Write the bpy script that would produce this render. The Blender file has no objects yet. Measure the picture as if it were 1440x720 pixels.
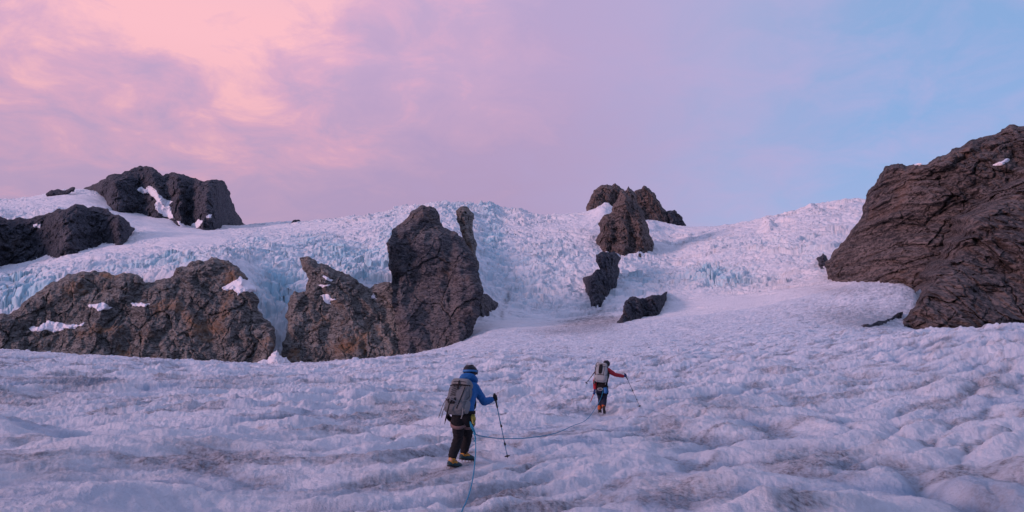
import bpy, bmesh, math, random
import numpy as np
from mathutils import Vector, Matrix

# ------------------------------------------------------------------ basics
scene = bpy.context.scene
COL = scene.collection
RES = 1.0                                   # mesh density of the terrain (1 = final)
F = 960.0; CX, CY = 720.0, 360.0            # lens in photo pixels
PITCH = math.atan(160.0 / 960.0)
SP, CP = math.sin(PITCH), math.cos(PITCH)
ZC = 1.70
f32 = np.float32

def ray(X, Y):
    """direction (with y = 1) through a photo pixel"""
    rx = (np.asarray(X, float) - CX) / F; ry = (CY - np.asarray(Y, float)) / F
    dy = CP - ry * SP
    return rx / dy, (SP + ry * CP) / dy
def elev(Y):
    return ray(CX, Y)[1]
def at(X, Y, D):
    sx, e = ray(X, Y)
    return Vector((float(sx * D), float(D), float(ZC + e * D)))
def project(x, y, z):
    z = z - ZC
    d = y * CP + z * SP
    return CX + F * x / d, CY - F * (-y * SP + z * CP) / d

def tag(o, label=None, cat=None, group=None, kind=None):
    if label: o['label'] = label
    if cat: o['category'] = cat
    if group: o['group'] = group
    if kind: o['kind'] = kind
    return o

def link_mesh(name, V, Fc, mat=None, smooth=True, parent=None, attrs=None):
    V = np.asarray(V, f32); me = bpy.data.meshes.new(name)
    Fc = np.asarray(Fc, np.int32); n = Fc.shape[1]
    me.vertices.add(len(V)); me.vertices.foreach_set('co', V.ravel())
    me.loops.add(Fc.size); me.loops.foreach_set('vertex_index', Fc.ravel())
    me.polygons.add(len(Fc))
    me.polygons.foreach_set('loop_start', np.arange(0, Fc.size, n, dtype=np.int32))
    me.polygons.foreach_set('use_smooth', np.full(len(Fc), smooth, bool))
    for k, a in (attrs or {}).items():
        at_ = me.attributes.new(k, 'FLOAT', 'POINT'); at_.data.foreach_set('value', np.asarray(a, f32).ravel())
    me.update(calc_edges=True)
    o = bpy.data.objects.new(name, me); COL.objects.link(o)
    if mat: me.materials.append(mat)
    if parent: o.parent = parent
    return o

# ------------------------------------------------------------------ noise
def _h(ix, iy, iz, seed):
    h = (ix.astype(np.uint32) * np.uint32(374761393) + iy.astype(np.uint32) * np.uint32(668265263)
         + (iz.astype(np.uint32) * np.uint32(2147483647 - 94967) if iz is not None else np.uint32(0))
         + np.uint32((seed * 2654435761) & 0xffffffff))
    h = (h ^ (h >> np.uint32(13))) * np.uint32(1274126177)
    h = (h ^ (h >> np.uint32(16))) * np.uint32(2246822519)
    return h ^ (h >> np.uint32(15))
def _r(h, k=0):
    if k: h = (h * np.uint32(2654435761) + np.uint32(k * 974711)) ; h = h ^ (h >> np.uint32(15))
    return (h & np.uint32(0xffffff)).astype(f32) / f32(16777216)
_A = np.linspace(0, 2 * np.pi, 256, endpoint=False)
_CT, _ST = np.cos(_A).astype(f32), np.sin(_A).astype(f32)
def perlin2(x, y, seed=0):
    x = np.asarray(x, f32); y = np.asarray(y, f32)
    fx = np.floor(x); fy = np.floor(y); ix = fx.astype(np.int32); iy = fy.astype(np.int32)
    dx = x - fx; dy = y - fy
    u = dx * dx * dx * (dx * (dx * 6 - 15) + 10); v = dy * dy * dy * (dy * (dy * 6 - 15) + 10)
    def g(i, j):
        k = _h(ix + i, iy + j, None, seed) & np.uint32(255)
        return _CT[k] * (dx - i) + _ST[k] * (dy - j)
    a = g(0, 0); a += u * (g(1, 0) - a); b = g(0, 1); b += u * (g(1, 1) - b)
    return (a + v * (b - a)) * f32(1.5)
rg = np.random.RandomState(3); _G3 = rg.normal(size=(256, 3)); _G3 = (_G3 / np.linalg.norm(_G3, axis=1)[:, None]).astype(f32)
def perlin3(p, seed=0):
    p = np.asarray(p, f32); fl = np.floor(p); ii = fl.astype(np.int32); d = p - fl
    w = d * d * d * (d * (d * 6 - 15) + 10); out = np.zeros(len(p), f32)
    for i in (0, 1):
        for j in (0, 1):
            for k in (0, 1):
                g = _G3[_h(ii[:, 0] + i, ii[:, 1] + j, ii[:, 2] + k, seed) & np.uint32(255)]
                ww = (w[:, 0] if i else 1 - w[:, 0]) * (w[:, 1] if j else 1 - w[:, 1]) * (w[:, 2] if k else 1 - w[:, 2])
                out += ww * (g[:, 0] * (d[:, 0] - i) + g[:, 1] * (d[:, 1] - j) + g[:, 2] * (d[:, 2] - k))
    return out * f32(1.5)
def fbm2(x, y, seed=0, oct=4, gain=.5, lac=2.03):
    s = 0; a = 1.0; t = 0
    for o in range(oct):
        s = s + a * perlin2(x, y, seed + o * 17); t += a
        x = x * lac + 3.7; y = y * lac - 1.3; a *= gain
    return s / t
def fbm3(p, seed=0, oct=4, gain=.5):
    s = 0; a = 1.0; t = 0
    for o in range(oct):
        s = s + a * perlin3(p, seed + o * 17); t += a; p = p * 2.03 + 1.7; a *= gain
    return s / t
def ridged3(p, seed=0, oct=4, gain=.55):
    s = 0; a = 1.0; t = 0
    for o in range(oct):
        s = s + a * (1 - 2 * np.abs(perlin3(p, seed + o * 17))); t += a; p = p * 2.07 + 2.1; a *= gain
    return s / t
def worley2(x, y, seed=0, jit=.9):
    """F1, F2, random of nearest cell, second random, offset to its centre"""
    x = np.asarray(x, f32); y = np.asarray(y, f32)
    fx = np.floor(x).astype(np.int32); fy = np.floor(y).astype(np.int32)
    F1 = np.full(x.shape, 9, f32); F2 = F1.copy(); R1 = np.zeros_like(F1); R2 = R1.copy(); R3 = R1.copy(); OX = R1.copy(); OY = R1.copy()
    for i in (-1, 0, 1):
        for j in (-1, 0, 1):
            h = _h(fx + i, fy + j, None, seed)
            ox = x - (fx + i + .5 + (_r(h) - .5) * jit); oy = y - (fy + j + .5 + (_r(h, 1) - .5) * jit)
            d = np.sqrt(ox * ox + oy * oy); m = d < F1
            F2 = np.where(m, F1, np.minimum(F2, d)); F1 = np.where(m, d, F1)
            R1 = np.where(m, _r(h, 2), R1); R2 = np.where(m, _r(h, 3), R2); R3 = np.where(m, _r(h, 4), R3)
            OX = np.where(m, ox, OX); OY = np.where(m, oy, OY)
    return F1, F2, R1, R2, R3, OX, OY
def facets3(p, seed=0, tilt=1.0):
    """fractured planar blocks: each cell is a randomly tilted plane; also returns the gap to the next cell"""
    p = np.asarray(p, f32); fl = np.floor(p).astype(np.int32); n = len(p)
    F1 = np.full(n, 9, f32); F2 = F1.copy(); val = np.zeros(n, f32)
    for i in (-1, 0, 1):
        for j in (-1, 0, 1):
            for k in (-1, 0, 1):
                a, b, c = fl[:, 0] + i, fl[:, 1] + j, fl[:, 2] + k
                h = _h(a, b, c, seed)
                ox = p[:, 0] - (a + .5 + (_r(h) - .5) * .9); oy = p[:, 1] - (b + .5 + (_r(h, 1) - .5) * .9); oz = p[:, 2] - (c + .5 + (_r(h, 2) - .5) * .9)
                d = ox * ox + oy * oy + oz * oz; m = d < F1
                F2 = np.where(m, F1, np.minimum(F2, d)); F1 = np.where(m, d, F1)
                v = (_r(h, 3) - .5) + tilt * ((_r(h, 4) - .5) * ox + (_r(h, 5) - .5) * oz + (_r(h, 6) - .5) * oy) * 2
                val = np.where(m, v, val)
    return val, np.sqrt(F2) - np.sqrt(F1)
def tri2(x, y, seed=0):
    """continuous noise made of flat triangles meeting in sharp creases (-1..1)"""
    x = np.asarray(x, f32); y = np.asarray(y, f32)
    k = (x + y) * f32(.3660254); a = x + k; b = y + k; ia = np.floor(a); ib = np.floor(b); u = a - ia; v = b - ib
    ia = ia.astype(np.int32); ib = ib.astype(np.int32); lo = u > v
    r = lambda i, j: _r(_h(i, j, None, seed), 1) * 2 - 1
    v00 = r(ia, ib); v11 = r(ia + 1, ib + 1); vm = np.where(lo, r(ia + 1, ib), r(ia, ib + 1))
    hi = np.maximum(u, v); l = np.minimum(u, v)
    return v00 * (1 - hi) + vm * (hi - l) + v11 * l
def sstep(a, b, x):
    t = np.clip((x - a) / (b - a), 0, 1); return t * t * (3 - 2 * t)
def pchip(x, y, xq):
    x = np.asarray(x, float); y = np.asarray(y, float); h = np.diff(x); d = np.diff(y) / h
    m = np.zeros(len(x))
    for i in range(1, len(x) - 1):
        if d[i - 1] * d[i] > 0:
            w1 = 2 * h[i] + h[i - 1]; w2 = h[i] + 2 * h[i - 1]; m[i] = (w1 + w2) / (w1 / d[i - 1] + w2 / d[i])
    m[0], m[-1] = d[0], d[-1]
    xq = np.clip(xq, x[0], x[-1]); i = np.clip(np.searchsorted(x, xq) - 1, 0, len(h) - 1); t = (xq - x[i]) / h[i]
    return ((1 + 2 * t) * (1 - t)**2 * y[i] + t * (1 - t)**2 * h[i] * m[i] + t * t * (3 - 2 * t) * y[i + 1] + t * t * (t - 1) * h[i] * m[i + 1])

# ------------------------------------------------------------------ material helpers
def new_mat(name, rough=.7, spec=.3):
    m = bpy.data.materials.new(name); m.use_nodes = True
    nt = m.node_tree; b = nt.nodes['Principled BSDF']
    b.inputs['Roughness'].default_value = rough; b.inputs['Specular IOR Level'].default_value = spec
    return m, nt, b
def N(nt, typ, **kw):
    n = nt.nodes.new(typ)
    for k, v in kw.items():
        if k in n.inputs: n.inputs[k].default_value = v
        else: setattr(n, k, v)
    return n
def mixc(nt, fac, a, b, mode='MIX'):
    n = nt.nodes.new('ShaderNodeMix'); n.data_type = 'RGBA'; n.blend_type = mode
    for sock, v in ((n.inputs[0], fac), (n.inputs[6], a), (n.inputs[7], b)):
        if hasattr(v, 'is_output'): nt.links.new(v, sock)
        elif isinstance(v, (int, float)): sock.default_value = v
        else: sock.default_value = (*v, 1)
    return n.outputs[2]
def ramp(nt, src, stops):
    n = nt.nodes.new('ShaderNodeValToRGB'); cr = n.color_ramp
    while len(cr.elements) < len(stops): cr.elements.new(.5)
    for e, (p, c) in zip(cr.elements, stops):
        e.position = p; e.color = (c, c, c, 1) if isinstance(c, (int, float)) else (*c, 1)
    nt.links.new(src, n.inputs[0]); return n.outputs[0]
def math_(nt, op, a, b=None, clamp=False):
    n = nt.nodes.new('ShaderNodeMath'); n.operation = op; n.use_clamp = clamp
    for s, v in zip(n.inputs, (a, b)):
        if v is None: continue
        if hasattr(v, 'is_output'): nt.links.new(v, s)
        else: s.default_value = v
    return n.outputs[0]
def noise(nt, coord, scale, detail=4, rough=.55, dist=0):
    n = N(nt, 'ShaderNodeTexNoise', Scale=scale, Detail=detail, Roughness=rough, Distortion=dist)
    if coord: nt.links.new(coord, n.inputs['Vector'])
    return n.outputs['Fac']
def attr(nt, name):
    n = nt.nodes.new('ShaderNodeAttribute'); n.attribute_name = name; return n.outputs['Fac']
def simple_mat(name, col, rough=.7, spec=.3, var=.25, scale=40, bump=.0, metal=0):
    """cloth, rubber, metal: one base colour with fine uneven wear"""
    m, nt, b = new_mat(name, rough, spec)
    tc = nt.nodes.new('ShaderNodeTexCoord'); n = noise(nt, tc.outputs['Object'], scale, 4)
    c = mixc(nt, n, tuple(k * (1 - var) for k in col), tuple(min(1, k * (1 + var)) for k in col))
    nt.links.new(c, b.inputs['Base Color']); b.inputs['Metallic'].default_value = metal
    if bump:
        bp = N(nt, 'ShaderNodeBump', Strength=bump, Distance=.01)
        nt.links.new(noise(nt, tc.outputs['Object'], scale * 3, 3), bp.inputs['Height']); nt.links.new(bp.outputs[0], b.inputs['Normal'])
    return m
# ------------------------------------------------------------------ the glacier: one height field z(x, y) in metres
NEAR = [(1.2, 0.0), (4, 0.02), (8, 0.08), (11.6, .17), (22.7, .34)]       # (distance, height)
CTRL = {   # photo column: (distance, photo row) of the ice surface
 -300: [(60, 498), (95, 494), (140, 508), (300, 505), (322, 502), (352, 432), (450, 392), (520, 372), (600, 305), (760, 284), (980, 296)],
 0:    [(60, 500), (95, 494), (140, 508), (300, 508), (322, 505), (350, 440), (360, 408), (450, 386), (520, 368), (600, 305), (760, 279), (980, 292)],
 100:  [(60, 506), (95, 500), (140, 512), (300, 512), (322, 508), (350, 408), (358, 386), (450, 362), (520, 350), (600, 305), (740, 268), (980, 284)],
 200:  [(60, 512), (95, 505), (140, 516), (300, 516), (322, 512), (350, 405), (360, 384), (450, 350), (550, 326), (650, 308), (740, 292), (980, 306)],
 300:  [(60, 518), (95, 510), (140, 520), (300, 520), (322, 516), (350, 388), (358, 368), (450, 345), (600, 328), (720, 317), (980, 330)],
 400:  [(60, 522), (95, 514), (140, 522), (300, 520), (322, 514), (348, 436), (372, 396), (410, 362), (550, 330), (700, 313), (980, 326)],
 500:  [(60, 518), (95, 508), (140, 512), (300, 512), (322, 508), (350, 414), (362, 384), (430, 362), (550, 325), (650, 305), (980, 322)],
 560:  [(60, 514), (95, 504), (140, 504), (300, 504), (322, 500), (352, 400), (420, 350), (550, 314), (650, 293), (980, 310)],
 620:  [(60, 510), (95, 499), (140, 495), (240, 493), (322, 488), (352, 400), (420, 350), (560, 305), (640, 287), (980, 303)],
 690:  [(60, 507), (95, 496), (140, 489), (240, 479), (300, 470), (340, 452), (400, 410), (500, 345), (600, 307), (650, 293), (980, 310)],
 760:  [(60, 505), (95, 494), (140, 486), (220, 478), (300, 466), (350, 450), (450, 378), (560, 322), (640, 303), (980, 318)],
 850:  [(60, 503), (95, 492), (140, 483), (220, 473), (300, 460), (360, 438), (450, 378), (560, 325), (640, 302), (980, 318)],
 950:  [(60, 500), (95, 488), (140, 478), (220, 466), (300, 451), (360, 430), (450, 378), (560, 338), (660, 321), (980, 335)],
 1050: [(60, 496), (95, 482), (140, 470), (220, 456), (300, 440), (380, 405), (480, 345), (600, 314), (980, 330)],
 1150: [(60, 486), (95, 474), (140, 464), (220, 446), (300, 420), (380, 385), (450, 340), (600, 291), (980, 305)],
 1220: [(60, 478), (95, 467), (140, 460), (220, 438), (290, 404), (380, 375), (450, 335), (600, 281), (980, 296)],
 1285: [(55, 473), (80, 467), (140, 467), (182, 465), (205, 450), (240, 425), (288, 401), (380, 375), (450, 345), (600, 290), (980, 300)],
 1330: [(50, 470), (70, 465), (110, 470), (190, 468), (240, 460), (330, 425), (450, 350), (600, 292), (980, 300)],
 1440: [(45, 464), (60, 459), (100, 467), (220, 465), (262, 464), (330, 430), (450, 360), (600, 300), (980, 300)],
 1740: [(45, 452), (60, 447), (100, 456), (220, 454), (262, 452), (330, 430), (450, 360), (600, 300), (980, 300)],
}
ROW_SPLIT_D = 318.0
def _cols():
    X = sorted(CTRL); S = [float(ray(x, 440)[0]) for x in X]; return X, np.array(S)
def base_e(s, D):
    """elevation tangent of the smooth ice surface on the grid rows D x columns s"""
    X, S = _cols(); lg = np.log(D); E = np.zeros((len(D), len(S)))
    for i, x in enumerate(X):
        pts = [(d, (z - ZC) / d) for d, z in NEAR] + [(d, float(elev(y))) for d, y in CTRL[x]]
        E[:, i] = pchip([math.log(p[0]) for p in pts], [p[1] for p in pts], lg)
    out = np.zeros((len(D), len(s)))
    h = np.diff(S); m = np.zeros_like(E)
    m[:, 1:-1] = (E[:, 2:] - E[:, :-2]) / (S[2:] - S[:-2]); m *= .8
    i = np.clip(np.searchsorted(S, s) - 1, 0, len(h) - 1); t = np.clip((s - S[i]) / h[i], 0, 1)
    return ((1 + 2 * t) * (1 - t)**2 * E[:, i] + t * (1 - t)**2 * h[i] * m[:, i] + t * t * (3 - 2 * t) * E[:, i + 1] + t * t * (t - 1) * h[i] * m[:, i + 1])
_hs = np.linspace(-1.0, 1.0, 401); _hD = np.concatenate([np.geomspace(3, 300, 200), np.linspace(301.5, 900, 400)])
_hE = np.maximum.accumulate(base_e(_hs, _hD), axis=0)
def hit(X, Y, dmin=0):
    """distance at which the view through a photo pixel meets the smooth ice"""
    s, e = ray(X, Y); i = int(np.clip(round((float(s) + 1) * 200), 0, 400))
    k = int(np.searchsorted(_hE[:, i], float(e)))
    return float(_hD[min(k, len(_hD) - 1)])

# feet and pole tips: (x, y, half-width, height) where the trodden ice is levelled
PADS = []
def blob(X, Y, items):
    v = np.zeros(X.shape, f32)
    for (cx, cy, rx, ry, a) in items:
        v += a * np.exp(-(((X - cx) / rx)**2 + ((Y - cy) / ry)**2))
    return v

def hummocks(x, y, s):
    """suncupped, wind-scoured glacier surface (metres), with the hollow measures and the grain directions"""
    wx = fbm2(x / 5.1, y / 5.1, 901, 3) * 1.5; wy = fbm2(x / 5.1, y / 5.1, 951, 3) * 1.5
    def field(deg, k, sd, soft):
        a = math.radians(deg); ca, sa = math.cos(a), math.sin(a); u = x * ca + y * sa; v = -x * sa + y * ca
        uw = u + wx; vw = v + wy
        big = fbm2(uw / 9.5 / k, vw / 5.0 / k, 11 + sd, 3); md = .55 + 1.0 * sstep(-.35, .4, fbm2(u / 11, v / 8, 15 + sd, 2))
        b1 = np.abs(perlin2(uw / 3.1 / k, vw / 1.2 / k, 21 + sd))
        b2 = np.abs(perlin2(uw / 1.25 / k + 9, vw / .55 / k, 31 + sd))
        r2 = 1 - np.abs(perlin2(uw / 2.2 / k + 3, vw / .8 / k, 41 + sd)) * 2
        b3 = np.abs(perlin2(uw / .5, vw / .27, 51 + sd))
        h = big * .52 + (b1 - .3) * .40 * md + (b2 - .3) * .165 * soft * md + r2 * .065 + (b3 - .3) * .06 * soft
        return np.stack([h, b1, b2, big, u, v])
    L = field(22, 1.12, 0, .95); R = field(40, 1.35, 300, .6); w = sstep(-.05, .32, s + .12 * fbm2(x / 9, y / 9, 977, 2))
    return tuple(L * (1 - w) + R * w)

def build_glacier(mat_ice, mat_fall):
    s = np.linspace(-.93, .93, int(1850 * RES)); wide = np.geomspace(.932, 3.5, 60); s = np.concatenate([-wide[::-1], s, wide]).astype(np.float64); ncol = len(s)
    D = np.concatenate([np.geomspace(1.6, 4.2, 50, endpoint=False), np.geomspace(4.2, 28, int(430 * RES), endpoint=False), np.geomspace(28, 150, int(330 * RES), endpoint=False),
                        np.geomspace(150, ROW_SPLIT_D, int(210 * RES), endpoint=False), np.linspace(ROW_SPLIT_D, 700, int(640 * RES), endpoint=False), np.linspace(700, 960, int(120 * RES))])
    nr = len(D); E = base_e(s, D)
    S2, D2 = np.meshgrid(s, D); x = (S2 * D2).astype(f32); y = D2.astype(f32); z = (ZC + E * D2).astype(f32)
    X, Y = project(x, y, z); X = X.astype(f32); Y = Y.astype(f32)
    nA = int(np.searchsorted(D, 347)); nB = int(np.searchsorted(D, 292))
    xn, yn, Dn, Sn = x[:nA], y[:nA], D2[:nA].astype(f32), S2[:nA].astype(f32)
    xf, yf, Df, Sf, Xf, Yf = x[nB:], y[nB:], D2[nB:].astype(f32), S2[nB:].astype(f32), X[nB:], Y[nB:]
    dz = np.zeros_like(z); blue = np.zeros_like(z); dirt = np.zeros_like(z)
    # near surface
    h, b1, b2, big, u, v = hummocks(xn, yn, Sn)
    amp = np.interp(Dn, [0, 9, 25, 60, 110, 200, 300, 330, 346], [.85, 1, 1.1, 1.2, 1.1, .8, .8, .5, 0]).astype(f32)
    fine = fbm2(xn / .33, yn / .25, 61, 4, .6); crust = fbm2(xn / .085, yn / .07, 71, 2, .6)
    dn_ = h * amp; tex_ = fine * .068 * np.clip(Dn / 14, .75, 2.2) * (1 - sstep(200, 320, Dn)) + crust * .012 * np.clip(1.4 - Dn / 60, 0, 1)
    rows = sstep(120, 200, Dn) * (1 - sstep(300, 345, Dn))
    dn_ += rows * (fbm2((xn + .5 * yn) / 9, (yn - .3 * xn) / 4, 81, 4, .6) * 1.1)
    for (px, py, w, pz, low) in PADS:
        i0, i1 = np.searchsorted(D, [py - 4 * w, py + 4 * w]); j0, j1 = np.searchsorted(s, [px / py - 5 * w / py, px / py + 5 * w / py]); sl = (slice(i0, i1), slice(j0, j1))
        d = np.hypot(xn[sl] - px, yn[sl] - py); k = 1 - sstep(w * .6, w * 2.6, d)
        if low: k = k * (z[sl] + dn_[sl] > pz)
        dn_[sl] = dn_[sl] * (1 - k) + (pz - z[sl]) * k; tex_[sl] *= 1 - (.25 if low else .7) * k
    dz[:nA] += dn_ + tex_
    hollow = 1 - sstep(.0, .32, b1)
    lowb = sstep(-.25, .35, fbm2(xn / 7.5, yn / 5.0, 181, 3))
    blue_n = np.clip(hollow * .85 * (.3 + .7 * lowb) + .75 * sstep(.1, .5, fbm2(xn / 4.2, yn / 2.6, 191, 4)) * lowb, 0, 1) * (1 - .6 * sstep(60, 150, Dn))
    patches = sstep(.02, .34, fbm2(u / 5.5 + 4, v / 1.7, 201, 4, .6) + .24 * hollow - .04)
    grit = .4 + .6 * sstep(-.2, .4, fbm2(u / .9, v / .3, 211, 3, .65))
    thin = sstep(.22, .42, fbm2(u / 3.2 + 9, v / .75, 271, 4, .6)) * sstep(14, 40, Dn)
    dirt_n = 1.0 * thin * grit + patches * grit * 1.15 + .55 * sstep(-.1, .4, fbm2(u / 2.0, v / .6, 221, 4, .6)) * (.35 + .65 * hollow) * (.5 + .5 * sstep(-.2, .3, big))
    streaks = sstep(.05, .5, fbm2((xn + .45 * yn) / 14, (yn - .25 * xn) / 3.2, 231, 4, .62))
    far = sstep(110, 170, Dn); wD = sstep(290, 330, Dn)
    named = blob(X[:nA], Y[:nA], [(960, 695, 60, 22, 1.0), (700, 690, 55, 16, .75), (935, 606, 34, 16, .7), (1020, 580, 60, 14, .55), (1390, 545, 40, 12, .7), (1120, 640, 50, 12, .5), (300, 650, 70, 12, .6), (40, 665, 60, 9, .6), (570, 580, 40, 9, .75), (110, 540, 60, 8, .7), (320, 540, 60, 7, .5), (60, 560, 40, 8, .5), (1380, 700, 50, 20, .5),
                         (832, 450, 38, 13, 1.1), (846, 436, 14, 12, .9), (790, 466, 45, 6, .6), (1200, 445, 60, 14, .55), (1230, 455, 45, 9, .6), (1190, 408, 45, 6, .35), (1160, 372, 12, 14, .8)])
    dirt[:nA] = np.clip(dirt_n * (1 - .45 * far) * (1 - wD) + far * (1 - wD) * streaks * .4 * (1 + 1.0 * blob(X[:nA], Y[:nA], [(1200, 440, 80, 25, 1)])) + 2.1 * named * (.35 + .65 * grit) * (.5 + .5 * sstep(-.3, .3, fbm2(u / 1.5, v / .6, 241, 3))), 0, 1)
    blue[:nA] += blue_n * (1 - wD)
    # icefall: seracs, crevasses and the snow that bridges them
    ramp_up = sstep(318, 338, Df)
    ctr = sstep(float(ray(660, 440)[0]), float(ray(720, 440)[0]), Sf)
    ramp_c = sstep(318, 400, Df) * ctr + ramp_up * (1 - ctr)
    smooth = blob(Xf, Yf, [(255, 320, 90, 22, .95), (200, 296, 80, 16, .9), (120, 278, 120, 10, .9), (30, 292, 60, 8, .6), (420, 322, 90, 12, .7), (845, 308, 60, 12, .8), (960, 318, 45, 12, .85), (60, 372, 90, 12, .75), (170, 352, 70, 14, .7), (300, 340, 70, 10, .5), (390, 345, 40, 8, .4),
                         (700, 458, 60, 28, .8), (1240, 402, 60, 20, .9), (1100, 425, 120, 16, .6), (930, 350, 50, 8, .6), (480, 340, 60, 7, .5), (760, 322, 70, 9, .5), (1000, 420, 60, 14, .5)])
    force = blob(Xf, Yf, [(388, 455, 30, 60, .8)])
    region = blob(Xf, Yf, [(40, 402, 75, 24, 1.2), (180, 374, 60, 10, .5), (250, 365, 50, 12, .7), (395, 395, 36, 45, .95), (345, 352, 45, 9, .5), (480, 352, 60, 16, .7), (500, 378, 45, 26, .9), (440, 335, 30, 10, .5), (360, 335, 26, 9, .5), (552, 335, 22, 30, .7),
                         (690, 335, 20, 40, .8), (735, 400, 60, 55, .38), (800, 370, 60, 40, .25), (640, 300, 25, 18, .6), (690, 293, 30, 9, .45), (1000, 386, 38, 16, 1.0), (1045, 388, 40, 14, .5), (900, 395, 40, 30, .5), (1060, 340, 60, 12, .2), (1150, 350, 40, 20, .25)])
    region_m = region
    rough = ramp_c * np.clip(1 - smooth, .06, 1)
    q = xf * .30 + yf * .95; p_ = xf * .95 - yf * .30
    wob = fbm2(xf / 42, yf / 42, 101, 3) * 16
    p0_, q0_ = p_, q
    p_ = p_ + fbm2(p0_ / 7, q0_ / 5, 105, 3, .6) * 3.2; q = q + fbm2(p0_ / 7, q0_ / 5, 107, 3, .6) * 2.2
    F1, F2, R1, R2, R3, OX, OY = worley2((p_ + wob) / 5.6, (q + wob * .6) / 3.5, 111)
    towers = (R1 - .5) * 2 + OX * (R2 - .5) * 1.5 + OY * (R3 - .5) * 1.5; gap = 1 - sstep(.02, .2, F2 - F1)
    G1, G2, Q1, Q2, Q3, GX, GY = worley2(p_ / 2.3 + wob * .1, q / 1.6, 121)
    tow2 = (Q1 - .5) * 2 + GX * (Q2 - .5) + GY * (Q3 - .5); gap2 = 1 - sstep(.02, .22, G2 - G1)
    swell = fbm2(xf / 75, yf / 60, 131, 3); band = fbm2(xf / 28, yf / 15, 141, 4, .55)
    tile = np.maximum(.05 + 1.3 * sstep(-.18, .30, fbm2(p0_ / 60, q0_ / 20, 151, 4, .6)), force)
    sharp = fbm2(p_ / 1.7, q / 1.3, 161, 2, .6)
    crev = np.clip(1 - np.abs(fbm2((p_ + wob) / 38, (q + wob) / 7.5, 165, 3, .5)) * 7, 0, 1)
    wr = sstep(.10, .28, Sf) * (1 - np.clip(region_m, 0, 1)); chop = fbm2(p0_ / 6.5, q0_ / 2.2, 167, 5, .62); lines = 1 - np.abs(fbm2((p0_ + wob * .6) / 22, (q0_ + wob) / 4.0, 169, 3, .5)) * 3
    fall = rough * tile * ((towers * 1.05 - gap * 1.25) * (1 - .85 * wr) + (tow2 * .36 - gap2 * .36) * (1 - .6 * wr) + sharp * .32) * (1 + 2.2 * force) + rough * (chop * (1.0 + .5 * wr) - np.clip(lines, 0, 1) * (.35 + .6 * wr)) - rough * crev * 1.8 + ramp_c * (swell * 4.5 + band * 3.0 * np.clip(rough + .25, 0, 1))
    bsr = np.clip(region_m, 0, 1)
    H1, H2, T1, T2, T3, HX, HY = worley2((p_ + wob) / 9.5, (q + wob * .5) / 6.0, 117)
    fall += ramp_c * bsr * (((T1 - .5) * 2 + HX * (T2 - .5) * 1.6 + HY * (T3 - .5) * 1.6) * 2.6 - (1 - sstep(.02, .16, H2 - H1)) * 3.4)
    saw = ((q0_ + wob * 1.2 + fbm2(p0_ / 14, q0_ / 14, 321, 3) * 7) / 17) % 1.0
    fall += rough * (.5 - saw) * 3.6 * sstep(-.15, .3, fbm2(p0_ / 50, q0_ / 26, 323, 3))
    spire = blob(Xf, Yf, [(690, 300, 10, 14, 3), (727, 303, 14, 10, 2.5), (1081, 318, 7, 9, 4), (655, 296, 22, 14, 2.5), (1150, 300, 25, 12, 2), (853, 304, 20, 12, 9), (930, 318, 30, 8, 5), (387, 503, 14, 11, 9)]) * ramp_c
    dz[nB:] += fall + spire * (1 + towers * .5 * rough)
    z2 = z + dz
    # colour of the ice itself: bare blue ice on broken faces, wind-packed snow on the rest
    gz = np.gradient(z2[nB:], axis=0) / np.gradient(Df, axis=0)
    steep = sstep(.75, 2.2, np.abs(gz))
    veins = sstep(0, .42, fbm2(xf / 13, yf / 9, 171, 4, .65))
    bf = np.clip(region * (.22 + .6 * veins + .55 * steep + .3 * gap) + .10 * steep * np.clip(tile, 0, 1) + .12 * gap * rough + .3 * crev * rough * (region + .2), 0, 1)
    wf = sstep(290, 330, Df)
    blue[nB:] += bf * wf
    deb = blob(Xf, Yf, [(838, 438, 20, 16, 1.0), (822, 452, 40, 8, 1.0), (1158, 372, 12, 12, .9), (715, 414, 3, 8, 1.3), (711, 426, 3, 6, 1.2), (706, 441, 3, 7, 1.3), (1215, 408, 60, 5, .5), (1110, 395, 60, 10, .3)]) * (.3 + .7 * sstep(-.3, .3, fbm2(xf / 3, yf / 2, 261, 4, .65)))
    dirt[nB:] = np.clip(dirt[nB:] + deb * wf + .22 * wf * sstep(.1, .45, fbm2(xf / 9, yf / 5, 251, 4, .6)), 0, 1)
    y2 = y.copy(); zz = z2[nB:]
    y2[nB:] += ramp_c * np.clip(.12 * rough + .8 * bsr, 0, 1) * (fbm2(xf / 4.2, zz / 11, 301, 2) * 2.4 + fbm2(xf / 1.6, zz / 5, 311, 2) * .8)     # fluted faces
    V = np.stack([x, y2, z2], -1).reshape(-1, 3)
    ix = np.arange(nr * ncol).reshape(nr, ncol)
    Fc = np.stack([ix[:-1, :-1], ix[:-1, 1:], ix[1:, 1:], ix[1:, :-1]], -1)
    k = int(np.searchsorted(D, ROW_SPLIT_D))
    n_low = (k + 1) * ncol
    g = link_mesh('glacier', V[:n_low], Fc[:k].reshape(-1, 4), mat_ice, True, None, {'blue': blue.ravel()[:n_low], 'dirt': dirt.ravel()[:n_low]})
    tag(g, 'hummocky lilac glacier surface with dirty hollows filling the foreground', 'glacier', kind='structure')
    off = k * ncol
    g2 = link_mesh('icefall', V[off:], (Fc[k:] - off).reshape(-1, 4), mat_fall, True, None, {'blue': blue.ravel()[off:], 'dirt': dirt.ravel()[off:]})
    tag(g2, 'broken pale blue icefall and snow slopes rising between the rocks to the skyline', 'icefall', kind='structure')
    return g, g2

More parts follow.
